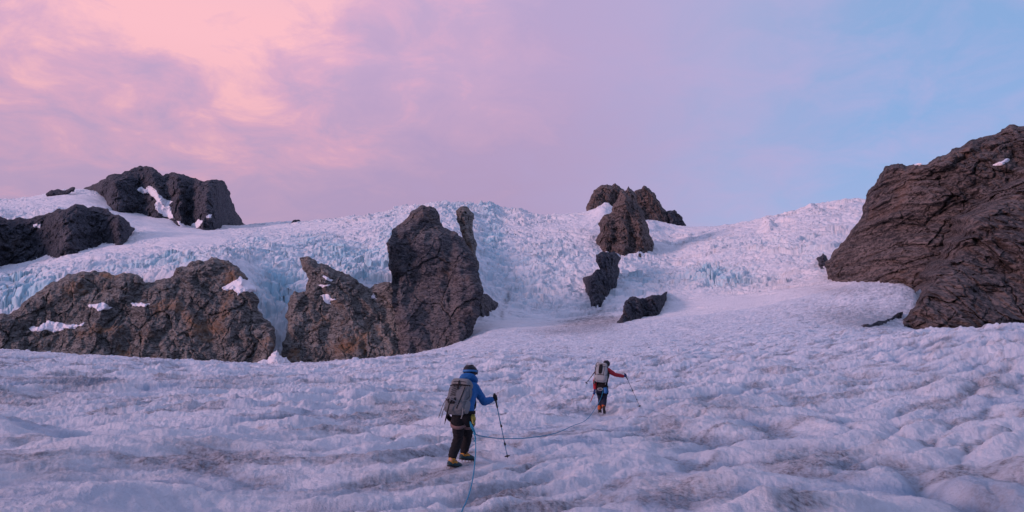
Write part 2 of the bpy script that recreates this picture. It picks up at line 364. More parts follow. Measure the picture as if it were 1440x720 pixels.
def ice_mat(name, near):
    m, nt, b = new_mat(name, .55, .35)
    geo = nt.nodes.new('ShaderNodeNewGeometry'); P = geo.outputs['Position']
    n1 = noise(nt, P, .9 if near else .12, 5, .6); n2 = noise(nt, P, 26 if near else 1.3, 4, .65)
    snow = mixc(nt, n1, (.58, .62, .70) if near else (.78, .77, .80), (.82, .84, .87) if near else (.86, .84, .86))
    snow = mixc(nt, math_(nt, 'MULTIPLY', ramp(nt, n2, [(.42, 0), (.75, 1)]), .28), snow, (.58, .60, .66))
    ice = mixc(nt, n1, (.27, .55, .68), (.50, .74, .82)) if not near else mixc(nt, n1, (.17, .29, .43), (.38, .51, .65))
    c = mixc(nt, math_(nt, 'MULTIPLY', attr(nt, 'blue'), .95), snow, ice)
    dn = noise(nt, P, 13 if near else .5, 5, .7)
    dcol = mixc(nt, dn, (.088, .088, .102), (.22, .212, .236))
    dm = math_(nt, 'MULTIPLY', attr(nt, 'dirt'), ramp(nt, dn, [(.36, 1), (.62, .35)]))
    c = mixc(nt, dm, c, dcol)
    if near:
        sp = noise(nt, P, 70, 2, .5)
        c = mixc(nt, math_(nt, 'MULTIPLY', ramp(nt, sp, [(.68, 0), (.74, 1)]), .35), c, (.22, .2, .2))
    nt.links.new(c, b.inputs['Base Color'])
    bp = N(nt, 'ShaderNodeBump', Strength=1.0 if near else .5, Distance=.05 if near else 1.0)
    hh = math_(nt, 'ADD', noise(nt, P, 14 if near else .9, 6, .7), math_(nt, 'MULTIPLY', noise(nt, P, 55 if near else 3, 3, .6), .35))
    nt.links.new(hh, bp.inputs['Height']); nt.links.new(bp.outputs[0], b.inputs['Normal'])
    return m
# ------------------------------------------------------------------ rocks: closed solids with fractured faces
def inside(poly, X, Y):
    x0, y0 = poly[:, 0], poly[:, 1]; x1, y1 = np.roll(x0, -1), np.roll(y0, -1)
    c = np.zeros(X.shape, bool)
    for a, b, d, e in zip(x0, y0, x1, y1):
        if b == e: continue
        m = ((b > Y) != (e > Y)) & (X < (d - a) * (Y - b) / (e - b) + a); c ^= m
    return c
def edge_dist(poly, X, Y):
    x0, y0 = poly[:, 0], poly[:, 1]; x1, y1 = np.roll(x0, -1), np.roll(y0, -1)
    best = np.full(X.shape, 1e9, f32); bx = X.copy(); by = Y.copy()
    for a, b, d, e in zip(x0, y0, x1, y1):
        L = (d - a)**2 + (e - b)**2 + 1e-9
        t = np.clip(((X - a) * (d - a) + (Y - b) * (e - b)) / L, 0, 1)
        qx, qy = a + t * (d - a), b + t * (e - b); dd = np.hypot(X - qx, Y - qy); m = dd < best
        best = np.where(m, dd, best); bx = np.where(m, qx, bx); by = np.where(m, qy, by)
    return best, bx, by
def roughen(pts, seed, amp=.16, n=3):
    r = random.Random(seed); p = [tuple(map(float, q)) for q in pts]
    for _ in range(n):
        o = []
        for (a, b), (c, d) in zip(p, p[1:] + p[:1]):
            L = math.hypot(c - a, d - b); o.append((a, b))
            if L > 3.0:
                k = r.uniform(-1, 1) * amp * L * (.5 if L > 60 else 1); o.append(((a + c) / 2 - (d - b) / L * k, (b + d) / 2 + (c - a) / L * k))
        p = o
    return np.array(p)

class Rock:
    """outline in photo pixels, standing at its own distance; depth(X, Y) is the distance of its front face before fracturing"""
    def __init__(s, name, pts, seed, depth=None, lean=.45, thick=16, width=45, size=1.0, step=1.1, disp=1.0, strata=0.0, foot=16, tilt=0.0, ctrl=None, fine=1.0, big=0.0, joints=1.0, shear=.35):
        s.shear = shear
        s.big = big; s.joints = joints
        s.ctrl = ctrl; s.fine = fine
        s.tilt = tilt
        s.name, s.seed, s.lean, s.thick, s.width, s.size, s.disp, s.strata = name, seed, lean, thick, width, size, disp, strata
        s.poly = roughen(pts, seed); s.raw = np.array(pts, float); s.step = step / RES
        P = s.poly; xs = np.arange(P[:, 0].min(), P[:, 0].max() + 1, 2.0); s.xs = xs
        yb = []
        for xx in xs:
            yy = []
            for (a, b), (c, d) in zip(P, np.roll(P, -1, 0)):
                if (a - xx) * (c - xx) <= 0 and a != c: yy.append(b + (d - b) * (xx - a) / (c - a))
            yb.append(max(yy) if yy else np.nan)
        yb = np.array(yb); ok = ~np.isnan(yb); s.yb = np.interp(xs, xs[ok], yb[ok])
        if depth is None:
            db = np.array([hit(a, b) - 2.5 for a, b in zip(xs, s.yb)])
        elif callable(depth): db = np.array([depth(a) for a in xs])
        else: db = np.full(len(xs), float(depth))
        k = max(3, int(len(xs) * .08)) | 1; pad = np.pad(db, k, mode='edge'); ker = np.hanning(2 * k + 1); ker /= ker.sum()
        s.db = np.convolve(pad, ker, 'valid')[:len(xs)]
        bot = np.abs(P[:, 1] - np.interp(P[:, 0], xs, s.yb)) < 1.6
        tg = np.roll(P, -2, 0) - np.roll(P, 2, 0); bot &= np.abs(tg[:, 0]) > .55 * np.hypot(tg[:, 0], tg[:, 1])
        P[bot, 1] += foot
        ybp = np.pad(s.yb, k, mode='edge'); s.ybs = np.convolve(ybp, ker, 'valid')[:len(xs)]
    def plane(s, X, Y):
        if s.ctrl is not None: return s.ctrl(np.asarray(X, float), np.asarray(Y, float))
        d = np.interp(X, s.xs, s.db); return d + s.lean * np.maximum(0, np.interp(X, s.xs, s.ybs) - Y) * d / F
    def displace(s, P, w):
        """fractured relief in metres towards the viewer"""
        k = s.size; p = P / k
        if not s.shear: p = p * np.array([1, .22, 1], f32)              # a slope that runs away from the viewer
        wx = fbm3(p / 11, s.seed + 1, 3) * 3.0; wz = fbm3(p / 11, s.seed + 2, 3) * 3.0
        wx += fbm3(p / 2.2, s.seed + 3, 2) * .35; wz += fbm3(p / 2.2, s.seed + 4, 2) * .35
        x = p[:, 0] + wx + s.shear * p[:, 1]; z_ = p[:, 2] + wz
        tl = s.tilt; c, n = math.cos(tl), math.sin(tl)                      # the grain of the rock, tilted in the face
        gx, gz = x * c + z_ * n, -x * n + z_ * c
        def T(lx, lz, sd, rot):
            cr, sr = math.cos(rot), math.sin(rot); return tri2((gx * cr + gz * sr) / lx + sd * 1.7, (-gx * sr + gz * cr) / lz - sd * 2.3, s.seed + sd)
        f = s.fine
        h = T(17, 26, 1, .25) * 3.0 + T(9, 15, 2, -.3) * 2.2 + T(5, 7.5, 3, .5) * 1.7 + f * (T(2.7, 3.6, 4, -.2) * 1.45 + T(1.5, 1.8, 5, .7) * .85 + T(.8, .9, 6, .1) * .4)
        if s.big: h = h + s.big * (T(30, 62, 11, .12) + .7 * (.4 - np.abs(T(22, 48, 12, -.15))) + .5 * T(14, 30, 13, .3))
        # joints: narrow steps where one slab ends and the next begins
        f1, g1 = facets3(np.stack([gx / 12, p[:, 1] / 14, gz / 20], -1), s.seed + 5, .2); f2, g2 = facets3(np.stack([gx / 4.6, p[:, 1] / 6, gz / 6.5], -1), s.seed + 6, .3)
        h = h + s.joints * (f1 * 2.0 + f2 * 1.2 * f - .8 * (1 - sstep(0, .05, g1)) - .55 * f * (1 - sstep(0, .06, g2)))
        if s.strata:
            lay = (p[:, 2] + .35 * p[:, 0] * np.sign(s.strata) + 5 * fbm3(p / 20, s.seed + 10, 3)) / 3.0
            h = h + abs(s.strata) * ((lay % 1 - .5) * 1.3 + ((lay * 2.7) % 1 - .5) * .6) * sstep(-.35, .25, fbm3(p / 13, s.seed + 11, 2))
        return h * k * s.disp * w
    def surface(s, X, Y, sd):
        """front surface points for photo pixels inside the outline"""
        d = s.plane(X, Y); t = np.clip(sd / s.width, 0, 1); bulge = -((1 - t)**2.2) * s.thick
        sx, e = ray(X, Y)
        d0 = d - bulge; P0 = np.stack([sx * d0, d0, ZC + e * d0], -1).astype(f32)
        h = s.displace(P0, np.clip(.25 + sd / 7, 0, 1).astype(f32)); d1 = d0 - h
        P1 = np.stack([sx * d1, d1, ZC + e * d1], -1)
        side = fbm3(P0 / (3.2 * s.size), s.seed + 40, 3) * .5 * s.size * s.disp; up = fbm3(P0 / (2.8 * s.size), s.seed + 50, 3) * .4 * s.size * s.disp
        P1[:, 0] += side; P1[:, 2] += up
        return P1
    def build(s, mat, label, cat='rock', group=None):
        P = s.poly; st = s.step; m = st * 2
        gx = np.arange(P[:, 0].min() - m, P[:, 0].max() + m, st); gy = np.arange(P[:, 1].min() - m, P[:, 1].max() + m, st)
        GX, GY = np.meshgrid(gx, gy); ins = inside(P, GX, GY)
        cell = ins[:-1, :-1] | ins[1:, :-1] | ins[:-1, 1:] | ins[1:, 1:]
        use = np.zeros_like(ins); use[:-1, :-1] |= cell; use[1:, :-1] |= cell; use[:-1, 1:] |= cell; use[1:, 1:] |= cell
        ed, bx, by = edge_dist(P, GX.astype(f32), GY.astype(f32))
        snap = use & (~ins)
        X = np.where(snap, bx, GX); Y = np.where(snap, by, GY); sd = np.where(ins, ed, 0)
        ids = -np.ones(ins.shape, int); ids[use] = np.arange(use.sum()); n = use.sum()
        xs, ys, ss = X[use], Y[use], sd[use].astype(f32)
        front = s.surface(xs, ys, ss)
        sx, e = ray(xs, ys); d = s.plane(xs, ys); t = np.clip(ss / s.width, 0, 1)
        db = d + s.thick * (1 + 1.3 * np.sqrt(np.maximum(0, 1 - (1 - t)**2)))
        back = np.stack([sx * db, db, ZC + e * db], -1); back[:, 0] += front[:, 0] - sx * front[:, 1]
        rim = snap[use]; back[rim] = front[rim]
        J, I = np.nonzero(cell)
        q = np.stack([ids[J, I], ids[J, I + 1], ids[J + 1, I + 1], ids[J + 1, I]], -1)
        bm_ = np.where(rim, np.arange(n), np.arange(n) + n); qb = bm_[q[:, ::-1]]
        keep = ~(rim[q].all(1))
        Fc = np.concatenate([q[:, ::-1], qb[keep][:, :]]) 
        V = np.concatenate([front, back]); used = np.unique(Fc); rem = -np.ones(len(V), int); rem[used] = np.arange(len(used))
        o = link_mesh(s.name, V[used], rem[Fc], mat, False)
        return tag(o, label, cat, group)
    def patch(s, pts, mat, label, seed, group=None, lift=.5):
        """a snow patch lying on this rock"""
        P = roughen(pts, seed, .2); st = .8 / RES
        gx = np.arange(P[:, 0].min() - 2, P[:, 0].max() + 2, st); gy = np.arange(P[:, 1].min() - 2, P[:, 1].max() + 2, st)
        GX, GY = np.meshgrid(gx, gy); ins = inside(P, GX, GY); ed, bx, by = edge_dist(P, GX.astype(f32), GY.astype(f32))
        cell = ins[:-1, :-1] | ins[1:, :-1] | ins[:-1, 1:] | ins[1:, 1:]
        use = np.zeros_like(ins); use[:-1, :-1] |= cell; use[1:, :-1] |= cell; use[:-1, 1:] |= cell; use[1:, 1:] |= cell
        snap = use & ~ins; X = np.where(snap, bx, GX)[use]; Y = np.where(snap, by, GY)[use]; sd = np.where(ins, ed, 0)[use]
        rd, _, _ = edge_dist(s.poly, X.astype(f32), Y.astype(f32)); rd = np.where(inside(s.poly, X, Y), rd, 0)
        B = s.surface(X, Y, rd.astype(f32)); 
        # the snow evens out the relief beneath it
        Gd = np.zeros(ins.shape + (3,)); Gd[use] = B; Wt = use.astype(float)[..., None]; S_ = Gd.copy()
        for _ in range(14):
            acc = S_ * Wt; w_ = Wt.copy()
            for ax_, sh in ((0, 1), (0, -1), (1, 1), (1, -1)): acc = acc + np.roll(S_ * Wt, sh, ax_); w_ = w_ + np.roll(Wt, sh, ax_)
            S_ = acc / np.maximum(w_, 1)
        Sm = S_[use]; kk = np.clip(sd / 2.5, 0, 1)[:, None]
        sx, e = ray(X, Y); A = B.copy(); dd = np.minimum(Sm[:, 1], B[:, 1]); fx = (dd / B[:, 1])[:, None]; A = B * (1 - kk) + kk * (np.array([0, 0, ZC]) + (B - np.array([0, 0, ZC])) * fx)
        tow = -(lift * s.size * (.5 + 1.6 * np.sqrt(np.clip(sd / 5, 0, 1)))); L = np.sqrt(sx**2 + 1 + e**2)
        A[:, 0] += sx / L * tow; A[:, 1] += 1 / L * tow; A[:, 2] += e / L * tow
        Bk = B.copy(); Bk[:, 1] += 1.2 * s.size
        n = len(X); ids = -np.ones(ins.shape, int); ids[use] = np.arange(n); J, I = np.nonzero(cell)
        q = np.stack([ids[J, I], ids[J, I + 1], ids[J + 1, I + 1], ids[J + 1, I]], -1)
        rim = snap[use]; bidx = np.where(rim, np.arange(n), np.arange(n) + n); keep = ~rim[q].all(1)
        Fc = np.concatenate([q[:, ::-1], bidx[q][keep]]); V = np.concatenate([A, Bk]); used = np.unique(Fc); rem = -np.ones(len(V), int); rem[used] = np.arange(len(used))
        o = link_mesh('snow_patch', V[used], rem[Fc], mat, True)
        return tag(o, label, 'snow patch', group)

def rock_mat(name, dark, mid, light, rust, scale=1.0, rust_amt=.5, stretch=(.4, .4, 1.2), rot=(.2, .35, .1)):
    m, nt, b = new_mat(name, .85, .2)
    geo = nt.nodes.new('ShaderNodeNewGeometry'); P = geo.outputs['Position']
    mp = N(nt, 'ShaderNodeMapping'); mp.inputs['Rotation'].default_value = rot; mp.inputs['Scale'].default_value = stretch; nt.links.new(P, mp.inputs[0])
    a = noise(nt, mp.outputs[0], .10 * scale, 9, .72, .8); c2 = noise(nt, mp.outputs[0], .7 * scale, 9, .8, .4); st = noise(nt, mp.outputs[0], .9 * scale, 6, .7, 1.2)
    zone = noise(nt, P, .022 * scale, 4, .6, .6)
    c = ramp(nt, a, [(.40, dark), (.5, mid), (.60, light)])
    c = mixc(nt, ramp(nt, zone, [(.40, .65), (.52, 0)]), c, dark)
    c = mixc(nt, ramp(nt, zone, [(.52, 0), (.64, .5)]), c, light)
    c = mixc(nt, ramp(nt, c2, [(.48, 0), (.54, .8)]), c, light)
    c = mixc(nt, ramp(nt, st, [(.50, 0), (.55, .85)]), c, tuple(k * .4 for k in dark))
    r = noise(nt, P, .035 * scale, 7, .68, 1.0)
    c = mixc(nt, math_(nt, 'MULTIPLY', ramp(nt, r, [(.54, 0), (.66, 1)]), rust_amt), c, rust)
    nt.links.new(c, b.inputs['Base Color'])
    bp = N(nt, 'ShaderNodeBump', Strength=.8, Distance=.8 / scale)
    hh = math_(nt, 'ADD', noise(nt, P, .9 * scale, 8, .75), math_(nt, 'MULTIPLY', noise(nt, mp.outputs[0], 1.6 * scale, 5, .7), .7))
    nt.links.new(hh, bp.inputs['Height']); nt.links.new(bp.outputs[0], b.inputs['Normal'])
    return m
# ------------------------------------------------------------------ where the rocks stand
_mx = np.array([1162, 1187, 1218, 1250, 1276]); _md = np.array([hit(a, b) for a, b in zip(_mx, (380, 403, 404, 396, 400))])
_mf = np.polyfit(_mx, _md, 1)
def mountain_depth(X, Y):
    """the far face behind, and the nearer buttress that comes down to the glacier on its right"""
    Xe = np.where(X > 1240, 1240 + (X - 1240) / (1 + np.maximum(X - 1240, 0) / 110), X); d1 = np.polyval(_mf, Xe) - 4; d1 = d1 + .6 * np.clip(403 - Y, -40, None) * d1 / F
    d2 = np.interp(X, [1255, 1440, 1640], [190, 180, 170]); d2 = d2 + (1.1 + .7 * np.clip((467 - Y) / 230, 0, 1)) * np.clip(467 - Y, 0, None) * d2 / F
    line = np.interp(Y, [150, 215, 236, 256, 288, 308, 350, 395, 416, 470], [1640, 1520, 1440, 1418, 1368, 1352, 1325, 1302, 1285, 1240])
    line = line + 6 * np.sin(Y / 13) + 4 * np.sin(Y / 5.7 + 1) + 2.5 * np.sin(Y / 2.6)
    w = np.interp(Y, [200, 300, 400], [70, 50, 22]); t = np.clip((X - line + 5) / w, 0, 1); t = t * (2 - t)
    return d1 + (np.minimum(d2, d1) - d1) * t
print('mountain contact', _md)
def build_rocks(M):
    R = {}
    lowrock = dict(lean=.42, thick=8, width=12, size=1.0, fine=.72)
    R['A'] = Rock('rock_outcrop', [(-120, 445), (-40, 446), (0, 441), (34, 424), (46, 416), (69, 400), (87, 391), (110, 383), (133, 380), (151, 383), (165, 387), (183, 384), (197, 389), (204, 397), (225, 393), (243, 388), (250, 376), (271, 367), (298, 361), (321, 366), (337, 377), (349, 398), (355, 410), (361, 416), (363, 435), (370, 446), (381, 455), (388, 474), (386, 490), (382, 503), (384, 532), (200, 535), (-120, 530)], 11, depth=308, strata=.35, **lowrock)
    R['B'] = Rock('rock_outcrop', [(404, 427), (408, 415), (414, 409), (430, 409), (434, 393), (425, 375), (421, 363), (433, 360), (447, 371), (466, 376), (485, 385), (505, 398), (520, 406), (534, 398), (560, 402), (590, 440), (590, 535), (396, 535), (398, 512), (397, 492), (402, 472), (402, 447)], 23, depth=311, strata=-.3, **lowrock)
    R['C'] = Rock('rock_tower', [(592, 289), (606, 290), (617, 300), (622, 318), (630, 322), (641, 326), (653, 338), (664, 353), (671, 372), (678, 398), (677, 423), (675, 443), (665, 462), (661, 478), (643, 490), (636, 520), (570, 528), (553, 510), (556, 490), (561, 462), (556, 440), (552, 412), (552, 388), (546, 372), (543, 342), (550, 326), (563, 314), (583, 295)], 37, depth=304, lean=.42, thick=11, width=18, size=1.15, disp=.9, tilt=-.6, fine=.5)
    R['C2'] = Rock('rock_pinnacle', [(641, 296), (649, 290), (659, 292), (667, 307), (669, 338), (671, 365), (676, 400), (664, 400), (660, 360), (652, 340), (647, 325), (643, 312)], 41, depth=345, lean=.2, thick=6, width=9, size=.6)
    R['D'] = Rock('boulder', [(674, 414), (688, 416), (701, 427), (697, 437), (686, 443), (672, 446), (668, 430)], 43, depth=None, lean=.6, thick=4, width=8, size=.5)
    R['E'] = Rock('rock_outcrop', [(-120, 310), (-50, 300), (0, 304), (11, 309), (28, 305), (50, 304), (64, 301), (83, 293), (110, 287), (138, 291), (161, 302), (181, 312), (190, 322), (184, 332), (181, 345), (170, 347), (151, 341), (138, 348), (115, 352), (96, 359), (60, 361), (28, 368), (0, 374), (-120, 392)], 53, depth=None, lean=.5, thick=12, width=14, size=1.25, strata=.3)
    R['P'] = Rock('rocky_peak', [(117, 266), (138, 257), (158, 245), (181, 240), (197, 233), (216, 236), (229, 247), (245, 242), (271, 250), (284, 255), (312, 253), (321, 267), (330, 290), (337, 304), (345, 316), (330, 319), (321, 317), (316, 321), (282, 325), (276, 321), (266, 314), (252, 320), (225, 310), (205, 303), (183, 297), (161, 295), (147, 286), (142, 275), (130, 270)], 61, depth=None, lean=.55, thick=22, width=16, size=1.6, disp=1.0, tilt=.35)
    R['K'] = Rock('rock_outcrop', [(64, 273), (83, 266), (105, 263), (106, 265), (96, 269), (72, 273)], 67, depth=700, lean=.3, thick=4, width=4, size=.5, step=.6, disp=.4, foot=4)
    R['K2'] = Rock('rock_outcrop', [(409, 313), (414, 309), (421, 309), (423, 313), (416, 315)], 71, depth=680, lean=.3, thick=3, width=4, size=.5, step=.5, disp=.4, foot=4)
    sp = dict(lean=.25, thick=9, width=9, size=1.0)
    R['F1'] = Rock('rock_spire', [(824, 298), (829, 281), (835, 267), (844, 261), (854, 259), (860, 261), (865, 257), (873, 264), (882, 275), (882, 305), (862, 302), (859, 287), (845, 291)], 73, depth=660, step=.8, **sp)
    R['F2'] = Rock('rock_spire', [(888, 275), (893, 268), (902, 266), (905, 261), (909, 262), (914, 266), (923, 277), (932, 292), (941, 312), (929, 313), (919, 310), (908, 310), (890, 305)], 79, depth=665, step=.8, **sp)
    R['F3'] = Rock('rock_spire', [(937, 297), (949, 295), (957, 303), (961, 311), (966, 319), (950, 316), (940, 312)], 83, depth=668, step=.7, lean=.25, thick=6, width=7, size=.8)
    R['F'] = Rock('rock_buttress', [(873, 267), (879, 268), (884, 262), (889, 267), (895, 279), (899, 290), (908, 309), (913, 322), (917, 335), (920, 350), (910, 357), (895, 358), (880, 358), (861, 353), (839, 346), (837, 338), (844, 325), (841, 314), (850, 302), (861, 297), (866, 284), (871, 275)], 89, depth=None, lean=.5, thick=14, width=16, size=1.15, step=.8, tilt=-.2)
    R['G'] = Rock('rock_outcrop', [(838, 358), (850, 354), (865, 354), (873, 364), (871, 387), (868, 402), (854, 414), (842, 426), (829, 425), (822, 410), (819, 392), (831, 387), (845, 378), (838, 368)], 97, depth=None, lean=.7, thick=6, width=9, size=.75, step=.8)
    R['H'] = Rock('rock_outcrop', [(880, 422), (888, 417), (895, 418), (917, 415), (939, 410), (936, 425), (931, 438), (910, 443), (884, 451), (866, 455), (876, 440)], 101, depth=None, lean=.8, thick=4, width=8, size=.65, step=.8)
    R['J'] = Rock('rock_mountain', [(1160, 370), (1170, 357), (1182, 342), (1196, 324), (1213, 301), (1217, 282), (1231, 258), (1240, 242), (1248, 233), (1262, 230), (1289, 231), (1307, 228), (1329, 218), (1351, 207), (1378, 193), (1409, 181), (1440, 177), (1520, 166), (1640, 165), (1640, 488), (1257, 488), (1257, 468), (1267, 453), (1280, 436), (1293, 416), (1297, 406), (1287, 412), (1276, 409), (1267, 401), (1240, 406), (1218, 413), (1187, 411), (1173, 400), (1163, 385)], 103,
                  depth=200, ctrl=mountain_depth, thick=8, width=12, size=1.0, tilt=-.75, strata=.0, big=7.0, joints=1.1, fine=1.15, disp=1.1, shear=0.0)
    R['L'] = Rock('rock_ledge', [(1205, 460), (1222, 456), (1240, 451), (1256, 445), (1270, 438), (1267, 449), (1250, 454), (1235, 458), (1218, 461)], 109, depth=None, lean=1.2, thick=1.5, width=4, size=.3, step=.7, foot=3)
    R['N'] = Rock('boulder', [(1147, 364), (1153, 361), (1157, 356), (1162, 360), (1163, 378), (1152, 379), (1151, 370)], 113, depth=None, lean=.8, thick=2, width=4, size=.4, step=.7, foot=4)
    R['Q'] = Rock('ice_cone', [(358, 514), (364, 508), (371, 505), (376, 506), (381, 500), (385, 495), (389, 492), (393, 499), (398, 503), (403, 502), (408, 509), (413, 517)], 127, depth=298, lean=1.2, thick=3, width=8, size=.7, step=.7, foot=14)
    L = {'A': ('broad brown rock outcrop with snow scraps at lower left, below the blue ice edge', 'grey', 'lower cliffs above the glacier'),
         'B': ('brown rock slab between the narrow ice chute and the tall dark tower', 'grey', 'lower cliffs above the glacier'),
         'C': ('tall dark rounded rock tower standing above the glacier left of centre', 'dark', 'lower cliffs above the glacier'),
         'C2': ('slim rock pinnacle on the right shoulder of the tall dark tower', 'grey', None),
         'D': ('small dark boulder in the ice at the right foot of the tall tower', 'dark', None),
         'E': ('dark outcrop in the snow at the left edge below the big peak', 'slate', None),
         'P': ('big dark jagged peak streaked with snow on the left skyline', 'slate', None),
         'K': ('thin rock rib on the snowy skyline left of the big dark peak', 'slate', None),
         'K2': ('tiny lone rock on the snow skyline between peak and tall tower', 'slate', None),
         'F1': ('brown spire at the back left of the central summit rocks', 'red', 'summit rocks above the icefall'),
         'F2': ('brown horn-topped spire at the back right of the central summit rocks', 'red', 'summit rocks above the icefall'),
         'F3': ('lowest dark knob at the right end of the central summit rocks', 'slate', 'summit rocks above the icefall'),
         'F': ('steep brown buttress in front of the summit spires, ringed by snow', 'red', 'summit rocks above the icefall'),
         'G': ('dark narrow outcrop in the icefall just below the brown buttress', 'slate', 'rocks breaking through the icefall'),
         'H': ('low grey slab of rock under an ice edge near the icefall foot', 'slate', 'rocks breaking through the icefall'),
         'J': ('huge reddish brown rock mountain rising at the right edge', 'red', None),
         'L': ('low dark rocky lip in the dirty ice at the foot of the right mountain', 'slate', None),
         'Q': ('small white cone of fallen ice at the foot of the narrow ice chute', 'fall', None),
         'N': ('small black rock in the ice touching the left foot of the right mountain', 'slate', None)}
    for k, (lab, mk, grp) in L.items(): R[k].build(M[mk], lab, {'rocky_peak': 'peak', 'rock_mountain': 'mountain', 'boulder': 'boulder', 'rock_spire': 'spire', 'ice_cone': 'ice cone'}.get(R[k].name, 'rock'), grp)
    g = 'snow patches lying on the rocks'; s = M['snow']
    def c1(*p): return [(x / 2.18, 210 + y / 2.18) for x, y in p]
    def c2(*p): return [(330 + x / 2.572, 260 + y / 2.572) for x, y in p]
    P = R['P'].patch; A = R['A'].patch; B = R['B'].patch
    P(c1((420, 125), (435, 115), (445, 125), (455, 112), (475, 122), (490, 140), (512, 155), (535, 160), (518, 170), (530, 205), (552, 220), (580, 240), (560, 240), (530, 212), (498, 205), (475, 185), (480, 160), (460, 138)), s, 'long branching snow gully on the face of the big dark peak', 201, g, .6)
    P(c1((590, 228), (606, 215), (622, 218), (612, 236), (600, 243), (578, 235)), s, 'small snow pocket at the right foot of the big dark peak', 202, g, .6)
    P(c1((632, 205), (650, 200), (645, 210), (634, 212)), s, 'tiny snow fleck on the right side of the big dark peak', 203, g, .5)
    A(c1((268, 476), (300, 474), (345, 485), (330, 491), (275, 486)), s, 'thin snow strip high on the broad left outcrop, left of its twin', 204, g)
    A(c1((400, 472), (430, 469), (462, 475), (440, 483), (405, 481)), s, 'thin snow strip at mid height on the broad left outcrop, right of its twin', 205, g)
    A(c1((88, 549), (120, 546), (148, 524), (190, 531), (225, 535), (262, 530), (255, 540), (200, 548), (150, 558), (95, 558)), s, 'largest snow streak low on the broad left outcrop', 206, g)
    A(c1((680, 425), (705, 410), (735, 388), (755, 400), (770, 415), (787, 430), (785, 438), (745, 436), (730, 450), (715, 430)), s, 'white snow pocket at the right end of the broad left outcrop', 207, g)
    R['E'].patch(c1((100, 231), (112, 228), (124, 228), (122, 242), (106, 241)), s, 'small square snow patch on the dark outcrop at left edge', 208, g, .6)
    B(c2((303, 398), (325, 396), (345, 404), (368, 413), (345, 416), (350, 432), (330, 428), (318, 408)), s, 'lowest and largest snow scrap on the brown slab by the chute', 209, g, .35)
    B(c2((318, 328), (335, 332), (357, 345), (350, 351), (330, 342)), s, 'topmost slanting snow scrap on the brown slab by the chute', 210, g, .35)
    B(c2((298, 362), (318, 358), (346, 357), (340, 366), (316, 372)), s, 'middle snow scrap on the brown slab by the chute', 211, g, .35)
    B(c2((502, 390), (508, 400), (515, 412), (497, 411)), s, 'tiny triangle of snow in the cleft beside the tall tower', 212, g, .35)
    def c4(*p): return [(1040 + x / 2.25, 160 + y / 2.25) for x, y in p]
    R['J'].patch(c4((798, 168), (825, 152), (852, 141), (856, 147), (830, 162)), s, 'slanting white snow patch near the top of the right mountain', 213, g, .5)
    R['J'].patch(c4((545, 162), (562, 157), (578, 159), (570, 165)), s, 'thin snow crust on the flat crest of the right mountain', 214, g, .4)
    return R
# ------------------------------------------------------------------ the two climbers and what they carry
def capsule(p0, r0, p1, r1, n=14, cap=5):
    p0, p1 = np.array(p0, float), np.array(p1, float); a = p1 - p0; L = np.linalg.norm(a); a = a / L if L > 1e-9 else np.array([0, 0, 1.0]); L = max(L, 1e-6)
    u = np.cross(a, [0, 0, 1.0] if abs(a[2]) < .9 else [1.0, 0, 0]); u /= np.linalg.norm(u); v = np.cross(a, u)
    rings = [(-r0 * math.cos(t), r0 * math.sin(t)) for t in np.linspace(0, math.pi / 2, cap + 1)[1:]] + [(L + r1 * math.sin(t), r1 * math.cos(t)) for t in np.linspace(0, math.pi / 2, cap + 1)[:-1]]
    ang = np.linspace(0, 2 * np.pi, n, endpoint=False); V = [p0 - a * r0]
    for h, r in rings: V += [p0 + a * h + r * (math.cos(t) * u + math.sin(t) * v) for t in ang]
    V.append(p1 + a * r1); Fc = []
    for j in range(n): Fc.append((0, 1 + (j + 1) % n, 1 + j))
    for k in range(len(rings) - 1):
        for j in range(n):
            b0 = 1 + k * n; b1 = b0 + n; Fc.append((b0 + j, b0 + (j + 1) % n, b1 + (j + 1) % n, b1 + j))
    b0 = 1 + (len(rings) - 1) * n; e = len(V) - 1
    for j in range(n): Fc.append((b0 + j, b0 + (j + 1) % n, e))
    return V, Fc
def chain(pts, rs, n=14):
    return [capsule(a, ra, b, rb, n) for a, ra, b, rb in zip(pts, rs, pts[1:], rs[1:])]
def ellipsoid(c, ax, n=20, m=14):
    """ax: three axis vectors with their half lengths"""
    c = np.array(c, float); A = np.array(ax, float); V = [c + A[2]]; Fc = []
    for i in range(1, m):
        t = math.pi * i / m
        V += [c + math.sin(t) * (math.cos(p) * A[0] + math.sin(p) * A[1]) + math.cos(t) * A[2] for p in np.linspace(0, 2 * np.pi, n, endpoint=False)]
    V.append(c - A[2]); e = len(V) - 1
    for j in range(n): Fc.append((0, 1 + j, 1 + (j + 1) % n))
    for i in range(m - 2):
        for j in range(n): b = 1 + i * n; Fc.append((b + j, b + n + j, b + n + (j + 1) % n, b + (j + 1) % n))
    b = 1 + (m - 2) * n
    for j in range(n): Fc.append((b + j, e, b + (j + 1) % n))
    return V, Fc
def merge(pieces):
    V, Fc = [], []
    for v, f in pieces:
        o = len(V); V += [tuple(map(float, p)) for p in v]; Fc += [tuple(i + o for i in q) for q in f]
    return V, Fc
def raw(name, pieces, mat, parent=None, smooth=True):
    V, Fc = merge(pieces); me = bpy.data.meshes.new(name); me.from_pydata(V, [], Fc); me.update()
    for p in me.polygons: p.use_smooth = smooth
    o = bpy.data.objects.new(name, me); COL.objects.link(o); me.materials.append(mat)
    if parent: o.parent = parent
    return o
